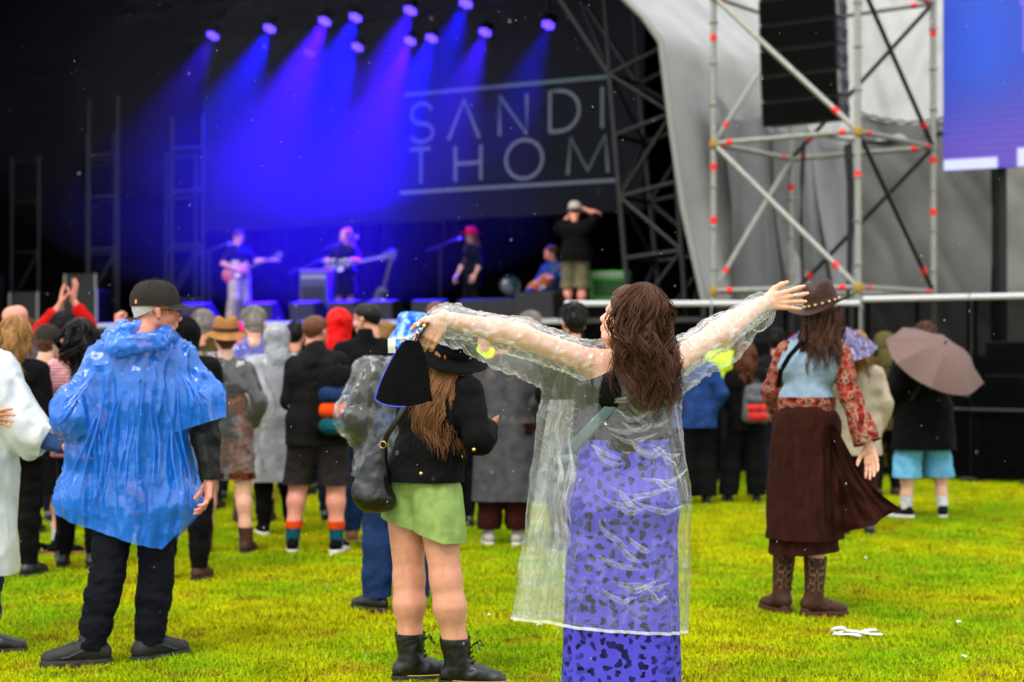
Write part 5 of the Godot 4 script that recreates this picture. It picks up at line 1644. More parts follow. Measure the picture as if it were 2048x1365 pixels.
func dancer() -> void:
	var o := Vector3(0.407, 0, -5.9)
	var p := person({"at": o, "h": 1.70, "w": .95, "cell": .011, "hand_cell": .0032, "slim": true, "skin": "skin_pale", "label": "woman in clear rain poncho and violet spotted dress with arms flung wide",
		"face": Vector3(-.80, .38, -.52), "face_up": Vector3(.3, 1, .2),
		"jw": {"head": Vector3(0.436, 1.604, -5.86), "neck": Vector3(0.448, 1.478, -5.87), "shL": Vector3(0.315, 1.445, -5.86), "shR": Vector3(0.585, 1.448, -5.92), "chest": Vector3(0.437, 1.344, -5.88), "waist": Vector3(0.42, 1.168, -5.9), "pel": Vector3(0.404, 1.006, -5.9), "hipL": Vector3(0.315, 0.947, -5.9), "hipR": Vector3(0.494, 0.947, -5.9), "kneeL": Vector3(0.325, 0.504, -5.9), "kneeR": Vector3(0.483, 0.504, -5.9), "ankL": Vector3(0.332, 0.088, -5.9), "ankR": Vector3(0.477, 0.083, -5.92),
			"elL": Vector3(0.029, 1.55, -5.76), "wrL": Vector3(-0.246, 1.612, -5.62), "elR": Vector3(0.779, 1.564, -6.05), "wrR": Vector3(0.982, 1.686, -6.2)},
		"handR": {"dir": Vector3(1, .10, -.05), "thumb": Vector3(-.1, 1, .1), "bend": [.05, .08, .1, .12], "spread": .14, "tb": -.1},
		"handL": {"dir": Vector3(-.55, -.8, .1), "thumb": Vector3(-.8, .55, .05), "bend": [.5, .55, .6, .62], "spread": .05, "tb": .25},
		"shoes": {"m": M.leather_black, "sole": M.rubber_black}})
	var J: Dictionary = p.J
	# bodice and dress
	body("bodice", [{"bones": trunk(J, p.s, .95, .010).slice(0, 3) + trunk(J, p.s, .95, .010).slice(5, 7), "cell": .011, "k": .03, "fold": [.003, 14.0, 10.0, .3, 5], "clips": [[Vector3(0.417, 1.131, -5.9) - o, Vector3.DOWN], [Vector3(0.437, 1.423, -5.88) - o, Vector3(0, 1, 0)]]}], M.black_cloth, p.node)
	body("dress", [{"bones": capsules([[Vector3(0.352, 1.15, -5.9), Vector3(0.332, 0.928, -5.9), .105, .125], [Vector3(0.476, 1.15, -5.9), Vector3(0.483, 0.928, -5.9), .105, .125], [Vector3(0.332, 0.928, -5.9), Vector3(0.317, -0.012, -5.9), .125, .15], [Vector3(0.483, 0.928, -5.9), Vector3(0.479, -0.012, -5.9), .125, .15]], o), "cell": .011, "k": .05, "fold": [.004, 7.0, 2.0, .1, 8], "clips": [[Vector3(0.417, 1.172, -5.9) - o, Vector3.UP], [Vector3(0, .08, 0), Vector3.DOWN]]}], M.spotted, p.node)
	# the poncho
	var pb := capsules([
		[Vector3(0.322, 1.445, -5.86), Vector3(0.029, 1.536, -5.76), .075, .072], [Vector3(0.029, 1.536, -5.76), Vector3(-0.218, 1.597, -5.63), .072, .058], [Vector3(-0.218, 1.597, -5.63), Vector3(-0.266, 1.609, -5.61), .058, .034],
		[Vector3(0.267, 1.372, -5.86), Vector3(-0.025, 1.491, -5.76), .075, .06], [Vector3(-0.025, 1.491, -5.76), Vector3(-0.245, 1.57, -5.63), .06, .038],
		[Vector3(0.581, 1.448, -5.92), Vector3(0.779, 1.553, -6.05), .075, .068], [Vector3(0.779, 1.553, -6.05), Vector3(0.958, 1.658, -6.18), .068, .05], [Vector3(0.958, 1.658, -6.18), Vector3(0.992, 1.688, -6.2), .05, .034],
		[Vector3(0.595, 1.385, -5.93), Vector3(0.807, 1.504, -6.06), .055, .055], [Vector3(0.807, 1.504, -6.06), Vector3(0.952, 1.616, -6.17), .055, .035],
		[Vector3(0.332, 1.454, -5.87), Vector3(0.565, 1.454, -5.91), .07, .07], [Vector3(0.437, 1.39, -5.88), Vector3(0.413, 1.131, -5.9), .125, .135],
		[Vector3(0.135, 1.363, -5.85), Vector3(0.018, 0.42, -5.86), .026, .03], [Vector3(0.172, 1.363, -5.85), Vector3(0.07, 0.42, -5.86), .035, .04], [Vector3(0.212, 1.363, -5.86), Vector3(0.13, 0.418, -5.87), .05, .055], [Vector3(0.287, 1.362, -5.88), Vector3(0.232, 0.412, -5.9), .095, .125],
		[Vector3(0.339, 1.168, -5.9), Vector3(0.325, 0.947, -5.9), .145, .165], [Vector3(0.325, 0.947, -5.9), Vector3(0.325, 0.412, -5.9), .165, .185], [Vector3(0.481, 1.168, -5.9), Vector3(0.487, 0.947, -5.9), .135, .16], [Vector3(0.487, 0.947, -5.9), Vector3(0.479, 0.412, -5.9), .16, .175], [Vector3(0.546, 1.371, -5.9), Vector3(0.546, 0.412, -5.9), .08, .085]], o)
	var hem: Vector3 = Vector3(0.288, 0.493, -5.9) - o
	var down := Vector3(-.07, -1, 0).normalized()
	var cl := [[hem, down], [J.neck + Vector3(0, .03, 0), Vector3.UP, .11]]
	body("poncho", [{"bones": pb, "cell": .0076, "k": .045, "fold": [.011, 14.0, 2.4, .7, 31], "clips": cl}], M.clear_plastic, p.node)
	# pinched folds: across the back, down the empty side, round the sleeves
	var lines := []
	var rr := RandomNumberGenerator.new()
	rr.seed = 64
	for k in 9:
		var y := -.022 * k + rr.randf_range(-.008, .008)
		var s0 := rr.randf_range(0.0, .5)
		var s1 := s0 + rr.randf_range(.3, .5)
		var a := (Vector3(0.261, 1.328, -5.8)).lerp(Vector3(0.594, 1.337, -5.8), s0)
		var b := (Vector3(0.261, 1.328, -5.8)).lerp(Vector3(0.594, 1.337, -5.8), s1)
		lines.append(arc_line(a + Vector3(0, y, 0), b + Vector3(0, y + (.5 - s0 - .2) * .12, 0), o, .03, .004))
	for k in 20:
		var a := Vector3(0.226, 1.141, -5.75) + Vector3(rr.randf_range(0.0, .34), rr.randf_range(-.55, .02), 0)
		var dir := Vector3(1, rr.randf_range(-.9, .15), 0).normalized() * rr.randf_range(.07, .19)
		lines.append(arc_line(a, a + dir, o, rr.randf_range(.0, .03), .005, 10))
	for k in 9:
		var u := rr.randf()
		var v0 := rr.randf_range(0.0, .55)
		var tp := (Vector3(0.161, 1.317, -5.85)).lerp(Vector3(0.23, 1.317, -5.85), u)
		var bt := (Vector3(0.026, 0.549, -5.85)).lerp(Vector3(0.185, 0.522, -5.85), u)
		lines.append(arc_line(tp.lerp(bt, v0), tp.lerp(bt, minf(.98, v0 + rr.randf_range(.25, .45))), o, 0.0, .008, 14))
	ridges("poncho_crease", pb, .045, lines, .011, M.folded_film, p.node, .005, .14)
	lines = []
	for k in 30:
		var tp := (Vector3(-0.193, 1.617, -5.66)).lerp(Vector3(0.266, 1.473, -5.84), rr.randf()) + Vector3(0, rr.randf_range(-.07, .02), 0)
		lines.append(arc_line(tp, tp + Vector3(rr.randf_range(-.03, .10), rr.randf_range(-.06, .0), 0), o, rr.randf_range(-.012, .012), .004, 8))
		if k < 16:
			var t2 := (Vector3(0.655, 1.537, -5.97)).lerp(Vector3(0.937, 1.685, -6.17), rr.randf()) + Vector3(0, rr.randf_range(-.07, .02), 0)
			lines.append(arc_line(t2, t2 + Vector3(rr.randf_range(-.05, .07), rr.randf_range(-.05, .03), 0), o, rr.randf_range(-.012, .012), .004, 8))
	ridges("poncho_crease", pb, .045, lines, .0065, M.folded_film, p.node, .005, .25)
	# crumpled inner layer of the sleeves
	var sl := capsules([[Vector3(0.286, 1.449, -5.86), Vector3(0.029, 1.543, -5.76), .064, .062], [Vector3(0.029, 1.543, -5.76), Vector3(-0.218, 1.6, -5.63), .062, .05], [Vector3(-0.218, 1.6, -5.63), Vector3(-0.259, 1.609, -5.61), .05, .032], [Vector3(0.608, 1.459, -5.93), Vector3(0.779, 1.557, -6.05), .064, .06], [Vector3(0.779, 1.557, -6.05), Vector3(0.958, 1.662, -6.18), .06, .044]], o)
	body("poncho_sleeve", [{"bones": sl, "cell": .006, "k": .03, "fold": [.008, 22.0, 20.0, .9, 71]}], M.clear_plastic, p.node)
	body("poncho_hem", [{"bones": pb, "cell": .0076, "k": .045, "fold": [.0112, 14.0, 2.4, .7, 31], "clips": [[hem + down * .0, down], [hem - down * .011, -down]]}], mat("clear_hem", Color(0.93, 0.94, 0.94), 0.3, {"alpha": 0.5}), p.node)
	# the empty side of the poncho hangs in loose inner folds
	for k in 3:
		part("poncho_fold", sheet(36, 60, func(a: float, b: float) -> Vector3:
			var l := (Vector3(0.136, 1.317, -5.86)).lerp(Vector3(0.015, 0.533, -5.86), b)
			var r := (Vector3(0.231, 1.317, -5.87)).lerp(Vector3(0.191, 0.502, -5.88), b)
			var q := l.lerp(r, a)
			var f := N1.get_noise_2d(a * 5.0 + 13.0 * k, b * 2.2) * .5 + (0.5 - absf(N1.get_noise_2d(a * 9.0 - 5.0 * k, b * 3.0 + a))) * .5
			return q - o + Vector3(0, 0, (f * .05 + .008 * (k - 1)) * sin(a * PI))), M.clear_plastic, p.node)
	# wet wavy hair
	var hb: Basis = p.B
	add_hair({"style": "long", "m": "hair_brown", "len": .34, "n": 1300, "r": .0023, "spread": .95, "half": 104.0, "wave": .02, "off": .03}, p.C, hb, p.s, p.node, .010, 77)
	for q in [[0.0, 0.0], [.010, -.006]]:
		var a: Vector3 = Vector3(0.365, 1.55, -5.725) - o + Vector3(q[0], q[1], 0)
		part("hair_clip", bar(a, a + Vector3(.052, -.026, .004), .0022, 6), M.gold, p.node)
	# rings
	for q in [[.062, 1], [.066, 0]]:
		var wr: Vector3 = J.wrR
		var c: Vector3 = wr + Vector3(1, .1, -.05).normalized() * (.105 + q[0] * .3) * .95 + Vector3(0, 1, 0) * (1.5 - q[1]) * .023
		part("ring", lathe([Vector2(.0102, -.002), Vector2(.0112, 0), Vector2(.0102, .002), Vector2(.0098, 0), Vector2(.0102, -.002)], 16), M.silver, p.node, c, Vector3(0, 0, -PI / 2 + .1))
	var lc: Vector3 = J.wrL + Vector3(-.085, -.04, .02)
	part("ring", lathe([Vector2(.0112, -.004), Vector2(.0122, 0), Vector2(.0112, .004), Vector2(.0105, 0), Vector2(.0112, -.004)], 16), M.silver, p.node, lc + Vector3(0, .012, .015), Vector3(.2, 0, 1.2))
	# crossbody strap and little bag under the plastic
	var bg := Vector3(0.19, 1.079, -5.86)
	var bag := thing("crossbody_bag", "small grey green crossbody bag under the clear poncho", "bag", bg)
	ribbon("strap", local([Vector3(0.551, 1.46, -5.86), Vector3(0.472, 1.401, -5.785), Vector3(0.381, 1.314, -5.775), Vector3(0.3, 1.232, -5.785), Vector3(0.238, 1.164, -5.82), Vector3(0.203, 1.115, -5.86)], bg), .02, .12, mat("strap_teal", Color(0.27, 0.36, 0.36), 0.7), bag)
	body("pouch", [{"bones": [[Vector3(-.02, .01, 0), Vector3(.03, .02, 0), .022, .022], [Vector3(-.02, -.05, 0), Vector3(.03, -.05, 0), .026, .026]], "cell": .008, "k": .03, "fold": [.004, 20.0, 20.0, .4, 1]}], mat("pouch_grey", Color(0.38, 0.42, 0.40), 0.7), bag)
	held_cap()

func held_cap() -> void:
	# the phone in the raised hand
	var ph := thing("phone", "dark phone gripped in the raised hand", "phone", Vector3(-0.32, 1.567, -5.66))
	ph.rotation = Vector3(0.0, 0.15, -0.54)
	part("case", box(Vector3(.009, .074, .15), .003), mat("phone_case", Color(0.07, 0.09, 0.10), 0.25), ph)
	part("glass", box(Vector3(.0016, .067, .142), .0006), mat("phone_glass", Color(0.02, 0.02, 0.025), 0.08), ph, Vector3(-.0056, 0, 0))
	part("camera_bump", box(Vector3(.003, .03, .028), .001), M.black_metal, ph, Vector3(.006, .016, -.05))
	var o := Vector3(-0.394, 1.404, -5.58)
	var cap := thing("baseball_cap", "black cap with blue piping dangling from the raised hand", "cap", o)
	# crown hangs folded behind, the peak faces the camera
	var pm := sheet(28, 18, func(a: float, b: float) -> Vector3:
		var t := lerpf(-1.35, 1.35, a)
		var w := (.028 + .068 * pow(b, .75)) * (1.0 + .10 * sin(b * 3.0))
		return Vector3(sin(t) * w - .03 * b + .045, .125 - .225 * b * (.86 + .14 * cos(t)), .03 * cos(t) + .012 * b))
	part("crown", pm, M.black_felt, cap)
	var bk := sheet(20, 14, func(a: float, b: float) -> Vector3:
		var t := lerpf(-1.5, 1.5, a)
		var w := .024 + .068 * pow(b, .8)
		return Vector3(sin(t) * w - .02 * b + .045, .13 - .215 * b, -.035 * cos(t) - .004))
	part("back_panel", bk, M.black_felt, cap)
	var edge := []
	for k in 15:
		var b := k / 14.0
		var w := (.028 + .068 * pow(b, .75)) * (1.0 + .10 * sin(b * 3.0))
		edge.append(Vector3(-.978 * w - .03 * b + .045 - .003, .125 - .225 * b * .89, .008 + .012 * b))
	for k in 8:
		var t := lerpf(-1.35, .1, k / 7.0)
		var w := .096 * (1.0 + .10 * sin(3.0))
		edge.append(Vector3(sin(t) * w + .015, .125 - .225 * (.86 + .14 * cos(t)) - .002, .03 * cos(t) + .014))
	part("piping", tube(edge, .0028, 6), M.blue_piping, cap)
	part("care_label", sheet(3, 6, func(a: float, b: float) -> Vector3: return Vector3(-.036 + .026 * a, .135 - .05 * b, .035 + .006 * sin(b * 4.0))), M.paper, cap)
	part("strap", tube([Vector3(.05, .12, .0), Vector3(.07, .16, .0), Vector3(.085, .19, .01)], .006, 6, .4), M.black_felt, cap)
	# string of coloured beads looped through the fingers
	var bd := thing("bead_string", "string of pastel beads hanging from the phone", "beads", Vector3(-0.358, 1.556, -5.56))
	var cols := [Color(.9, .9, .92), Color(.85, .55, .6), Color(.95, .8, .4), Color(.55, .75, .85), Color(.8, .7, .9), Color(.92, .6, .4), Color(.6, .8, .6)]
	for k in 12:
		var t := k / 11.0
		part("bead", lathe([Vector2(0, -.0062), Vector2(.0045, -.0045), Vector2(.0062, 0), Vector2(.0045, .0045), Vector2(0, .0062)], 10), mat("bead%d" % (k % 7), cols[k % 7], .3), bd, Vector3(.075 - .125 * t, .058 - .075 * t - .03 * sin(t * PI), .012 * sin(t * PI)))

func hat_girl() -> void:
	var o := Vector3(-0.368, 0, -7.18)
	var p := person({"at": o, "h": 1.62, "w": 1.04, "leg_w": 1.22, "calf": 1.06, "cell": .011, "label": "girl in black hat, black denim jacket, green shorts and black boots",
		"face": Vector3(.6, .1, -.75), "face_up": Vector3(.35, .85, .36),
		"jw": {"head": Vector3(-0.274, 1.464, -7.2), "neck": Vector3(-0.31, 1.347, -7.2), "shL": Vector3(-0.447, 1.313, -7.29), "shR": Vector3(-0.204, 1.309, -7.11), "chest": Vector3(-0.333, 1.203, -7.2), "waist": Vector3(-0.369, 1.039, -7.2), "pel": Vector3(-0.41, 0.91, -7.2), "hipL": Vector3(-0.48, 0.854, -7.25), "hipR": Vector3(-0.34, 0.863, -7.15), "kneeL": Vector3(-0.466, 0.464, -7.24), "kneeR": Vector3(-0.293, 0.479, -7.1), "ankL": Vector3(-0.456, 0.088, -7.22), "ankR": Vector3(-0.235, 0.089, -7.1),
			"elL": Vector3(-0.374, 1.062, -7.38), "wrL": Vector3(-0.206, 1.11, -7.42), "elR": Vector3(-0.144, 1.106, -7), "wrR": Vector3(-0.112, 1.14, -7.3)},
		"hair": {"style": "long", "m": "hair_light", "len": .23, "n": 700, "r": .0026, "spread": 1.0, "off": .07}, "hat": {"kind": "brim", "m": "black_felt", "band": "black_cloth", "brim": .185, "crown": .135, "dip": .02, "y": .03},
		"top": {"m": "black_denim", "hem": .985, "e": .037, "arm_e": .7, "collar": true, "fold": [.006, 9.0, 9.0, .5, 4]},
		"legs": {"m": "green_linen", "hem": .70, "e": .018, "straight": .05, "k": .008, "name": "shorts", "fold": [.007, 14.0, 3.0, .3, 4], "clips": [[Vector3(-0.414, 0.685, -7.2) - o, Vector3(-.30, -.95, 0)], [Vector3(-0.403, 0.983, -7.2) - o, Vector3.UP], [Vector3(-0.424, 0.737, -7.06) - o, Vector3.DOWN, .05]]},
		"shoes": {"m": M.leather_black, "sole": M.rubber_black, "top": .205, "shaft": .066, "sole_h": .032, "size": 1.15, "fold": [.004, 16.0, 38.0, .6]}, "toes": [78.0, 98.0]})
	for q in [Vector3(-0.4, 0.955, -7.035), Vector3(-0.165, 1.066, -6.94)]:
		part("button", lathe([Vector2(0, -.003), Vector2(.008, -.002), Vector2(.008, .002), Vector2(0, .004)], 12), M.gold, p.node, q - o, Vector3(PI / 2, 0, 0))
	# jacket seams
	for q in [[Vector3(-0.414, 1.3, -7.12), Vector3(-0.393, 1.125, -7.06), Vector3(-0.41, 0.954, -7.05)], [Vector3(-0.261, 1.28, -7.03), Vector3(-0.26, 1.129, -6.99), Vector3(-0.271, 0.954, -6.99)]]:
		part("seam", tube(local(q, o), .0022, 5), M.black_denim, p.node)
	# laces
	for sd in ["L", "R"]:
		var an: Vector3 = p.J["ank" + sd]
		var f := Vector3(sin(deg_to_rad(78.0 if sd == "L" else 98.0)), 0, -cos(deg_to_rad(78.0 if sd == "L" else 98.0)))
		var side := f.cross(Vector3.UP)
		for k in 6:
			var y := .02 * k
			var c: Vector3 = an + f * (.082 - .005 * k) + Vector3.UP * (-.012 + y)
			part("lace", tube([c - side * .028 - f * .01, c + Vector3.UP * .006, c + side * .028 - f * .01], .0032, 5), M.black_cloth, p.node)
		for q in [-1.0, 1.0]:
			var c: Vector3 = an + f * .058 + Vector3.UP * .10
			part("lace_loop", tube([c, c + f * .03 + side * .03 * q + Vector3.UP * .02, c + f * .045 + side * .05 * q - Vector3.UP * .01, c + f * .03 + side * .02 * q], .003, 5), M.black_cloth, p.node)
		var rim := []
		for k in 25:
			var t := lerpf(-2.2, 2.2, k / 24.0)
			var along := .165 if absf(t) < 1.6 else .12
			rim.append(an + Vector3(0, -.05, 0) + f * (.07 + .165 * cos(t) * .95) + side * sin(t) * .054)
		part("welt_stitch", tube(rim, .002, 4), M.stitch, p.node)
	# shoulder bag
	var bo := Vector3(-0.614, 0.955, -7.12)
	var bag := thing("shoulder_bag", "black leather shoulder bag hanging behind the green shorts", "bag", bo)
	body("pouch", [{"bones": [[Vector3(-.035, -.11, 0), Vector3(.05, -.12, 0), .06, .05], [Vector3(.005, -.1, 0), Vector3(.03, .1, .01), .07, .03], [Vector3(-.06, -.07, 0), Vector3(-.02, .06, 0), .035, .02]], "cell": .009, "k": .04, "fold": [.006, 12.0, 8.0, .5, 3]}], M.leather_black, bag)
	ribbon("strap", local([Vector3(-0.581, 1.056, -7.1), Vector3(-0.549, 1.125, -7.05), Vector3(-0.492, 1.214, -7.03), Vector3(-0.437, 1.312, -7.06), Vector3(-0.416, 1.361, -7.16), Vector3(-0.429, 1.352, -7.3)], bo), .012, .25, M.leather_black, bag)
	part("ring", lathe([Vector2(.015, -.003), Vector2(.018, 0), Vector2(.015, .003), Vector2(.013, 0), Vector2(.015, -.003)], 16), M.gold, bag, Vector3(-0.57, 1.08, -7.07) - bo, Vector3(PI / 2, 0, .4))

func blue_man() -> void:
	var o := Vector3(-1.862, 0, -7.7)
	var p := person({"at": o, "h": 1.82, "w": 1.08, "cell": .012, "hand_cell": .004, "skin": "skin_pink", "label": "man in blue plastic poncho, grey cap, glasses and dark trousers",
		"face": Vector3(.88, -.05, -.46),
		"jw": {"head": Vector3(-1.718, 1.692, -7.7), "neck": Vector3(-1.787, 1.544, -7.75), "shL": Vector3(-1.959, 1.447, -7.72), "shR": Vector3(-1.619, 1.447, -7.78), "chest": Vector3(-1.802, 1.318, -7.75), "waist": Vector3(-1.814, 1.064, -7.75), "pel": Vector3(-1.821, 0.81, -7.75), "hipL": Vector3(-1.918, 0.761, -7.75), "hipR": Vector3(-1.724, 0.761, -7.75), "kneeL": Vector3(-1.934, 0.414, -7.64), "kneeR": Vector3(-1.724, 0.391, -7.75), "ankL": Vector3(-1.992, 0.098, -7.58), "ankR": Vector3(-1.751, 0.091, -7.72),
			"elL": Vector3(-2.117, 1.205, -7.75), "wrL": Vector3(-2.035, 0.953, -7.95), "elR": Vector3(-1.498, 1.14, -7.78), "wrR": Vector3(-1.441, 0.886, -7.62)},
		"handR": {"dir": Vector3(-.05, -1, .1), "thumb": Vector3(-.35, -.1, -.93), "bend": [.35, .42, .5, .55], "tb": .4},
		"hair": {"style": "crop", "m": "hair_white", "hatted": true}, "top": {"m": "dark_olive", "hem": .85, "e": .012, "arm_e": 1.8, "collar": true}, "leg_w": .98, "legs": {"m": "navy", "hem": .075, "e": .012, "straight": .014, "fold": [.010, 9.0, 16.0, .4, 2]},
		"shoes": {"m": mat("hiking", Color(0.07, 0.065, 0.06), 0.7, {"tex": T.mottle, "scale": 8.0}), "sole": M.rubber_black, "top": .13, "shaft": .05, "sole_h": .036, "size": 1.12, "laces": mat("shoe_trim", Color(0.16, 0.15, 0.14), 0.7)}, "toes": [-105.0, 42.0]})
	var h := peaked_cap({"m": "cap_grey", "tilt": .06}, p.C, p.B, p.s, p.node)
	part("cap_strap", tube([Vector3(-.04, .004, .104), Vector3(0, .0, .112), Vector3(.04, .004, .104)], .008, 6, .4), M.cap_grey, h)
	part("buckle", box(Vector3(.014, .02, .006), .002), M.gold, h, Vector3(.05, .008, .104), Vector3(0, .45, 0))
	# glasses
	var C: Vector3 = p.C
	var B: Basis = p.B
	for x in [-1.0, 1.0]:
		part("glasses_arm", tube([C + B * Vector3(.062 * x, .0, -.1), C + B * Vector3(.08 * x, .002, -.05), C + B * Vector3(.084 * x, -.002, .01)], .0022, 5), M.black_metal, p.node)
		var ring := []
		for k in 17:
			var t := TAU * k / 16.0
			ring.append(C + B * Vector3(.034 * x + .026 * cos(t), -.008 + .019 * sin(t), -.116 + .01 * absf(cos(t)) ))
		part("glasses_rim", tube(ring, .0016, 5), M.black_metal, p.node)
	part("glasses_bridge", tube([C + B * Vector3(-.009, -.004, -.118), C + B * Vector3(0, .0, -.121), C + B * Vector3(.009, -.004, -.118)], .0018, 5), M.black_metal, p.node)
	# poncho
	var pb := capsules([
		[Vector3(-1.954, 1.416, -7.72), Vector3(-2.084, 1.214, -7.63), .085, .10], [Vector3(-2.084, 1.214, -7.63), Vector3(-2.085, 1.172, -7.6), .10, .10], [Vector3(-1.954, 1.331, -7.72), Vector3(-2.039, 1.021, -7.66), .09, .08],
		[Vector3(-1.624, 1.415, -7.78), Vector3(-1.52, 1.257, -7.77), .09, .115], [Vector3(-1.52, 1.257, -7.77), Vector3(-1.494, 1.131, -7.76), .115, .115],
		[Vector3(-1.961, 1.457, -7.73), Vector3(-1.792, 1.529, -7.76), .085, .095], [Vector3(-1.619, 1.456, -7.78), Vector3(-1.78, 1.529, -7.76), .085, .095],
		[Vector3(-1.802, 1.415, -7.75), Vector3(-1.807, 1.258, -7.75), .15, .17], [Vector3(-1.93, 1.331, -7.73), Vector3(-2.041, 0.776, -7.72), .13, .145], [Vector3(-2.041, 0.776, -7.72), Vector3(-2.024, 0.487, -7.72), .145, .12], [Vector3(-1.814, 1.33, -7.75), Vector3(-1.838, 0.434, -7.75), .175, .20], [Vector3(-1.683, 1.282, -7.76), Vector3(-1.651, 0.748, -7.76), .11, .135], [Vector3(-1.651, 0.748, -7.76), Vector3(-1.695, 0.433, -7.76), .135, .11]], o)
	var cl := [[Vector3(-2.127, 0.691, -7.7) - o, Vector3(-.30, -.95, 0)], [Vector3(-1.67, 0.547, -7.7) - o, Vector3(.72, -.69, 0)], [Vector3(-1.513, 1.136, -7.76) - o, Vector3(.30, -.95, .0), .19], [p.J.neck + Vector3(0, .05, 0), Vector3.UP, .16]]
	body("poncho", [{"bones": pb, "cell": .011, "k": .06, "fold": [.018, 11.0, 1.5, .85, 61], "clips": cl}], M.blue_plastic, p.node)
	var lines := []
	var rr := RandomNumberGenerator.new()
	rr.seed = 31
	for k in 11:
		var u := (k + rr.randf_range(-.4, .4)) / 10.0
		var q := rr.randf()
		lines.append(arc_line((Vector3(-1.93, 1.392, -7.7)).lerp(Vector3(-1.627, 1.392, -7.7), u) + Vector3(0, -.16 * q, 0), (Vector3(-2.103, 0.814, -7.7)).lerp(Vector3(-1.554, 0.814, -7.7), u) + Vector3(0, .14 * q - .1, 0), o, 0.0, .006, 16))
	for k in 6:
		lines.append(arc_line(Vector3(-1.593, 1.416, -7.7) + Vector3(.012 * k, -.02 * k, 0), Vector3(-1.521, 1.23, -7.7) + Vector3(.016 * k, -.03 * sin(k * 2.0), 0), o, -.01, .004, 9))
		lines.append(arc_line(Vector3(-1.971, 1.404, -7.7) + Vector3(-.016 * k, -.03 * k, 0), Vector3(-2.103, 1.259, -7.7) + Vector3(-.008 * k, -.025 * k, 0), o, .01, .004, 9))
	ridges("poncho_crease", pb, .06, lines, .0075, M.blue_plastic, p.node, .012)
	body("poncho_hood", [{"bones": capsules([[Vector3(-1.876, 1.514, -7.56), Vector3(-1.677, 1.543, -7.6), .05, .045], [Vector3(-1.91, 1.56, -7.62), Vector3(-1.769, 1.62, -7.66), .045, .03], [Vector3(-1.661, 1.577, -7.66), Vector3(-1.655, 1.549, -7.8), .04, .035], [Vector3(-1.879, 1.609, -7.72), Vector3(-1.899, 1.579, -7.85), .04, .04]], o), "cell": .009, "k": .03, "fold": [.012, 14.0, 12.0, .6, 12]}], M.blue_plastic, p.node)

func white_poncho() -> void:
	var o := Vector3(-2.696, 0, -7.9)
	var p := person({"at": o, "h": 1.68, "cell": .013, "label": "person in milky white rain poncho holding out a denim sleeved arm", "face": Vector3(.7, 0, -.7), "hair": {"style": "short", "m": "hair_brown"},
		"jw": {"elR": Vector3(-2.374, 1.081, -7.8), "wrR": Vector3(-2.183, 1.031, -7.78), "elL": Vector3(-2.728, 1.134, -7.8), "wrL": Vector3(-2.529, 1.176, -7.62)}, "handL": {"dir": Vector3(1, .05, 0), "thumb": Vector3(0, 1, .3), "bend": [.2, .25, .3, .3], "spread": .12}, "handR": {"dir": Vector3(.6, -.4, .2), "thumb": Vector3(.2, 0, .9)},
		"top": {"m": "denim_blue", "hem": .85, "e": .01}, "legs": {"m": "jeans"}, "shoes": {"m": M.leather_black, "sole": M.rubber_black}, "toes": [60.0, 75.0]})
	var pb := capsules([[Vector3(-2.75, 1.414, -7.9), Vector3(-2.541, 1.406, -7.88), .09, .09], [Vector3(-2.639, 1.302, -7.9), Vector3(-2.647, 0.266, -7.9), .18, .19], [Vector3(-2.559, 1.278, -7.88), Vector3(-2.566, 0.269, -7.88), .12, .12], [Vector3(-2.54, 1.377, -7.86), Vector3(-2.353, 1.095, -7.81), .115, .09], [Vector3(-2.353, 1.095, -7.81), Vector3(-2.279, 1.057, -7.79), .09, .075], [Vector3(-2.5, 1.206, -7.85), Vector3(-2.368, 0.999, -7.82), .09, .04], [Vector3(-2.726, 1.302, -7.9), Vector3(-2.75, 0.266, -7.9), .12, .17]], o)
	body("poncho", [{"bones": pb, "cell": .012, "k": .05, "fold": [.018, 6.0, 2.2, .5, 15], "clips": [[Vector3(-2.528, 0.399, -7.9) - o, Vector3.DOWN], [Vector3(-2.269, 1.05, -7.79) - o, Vector3(.9, -.4, 0).normalized(), .14]]}], M.white_plastic, p.node)

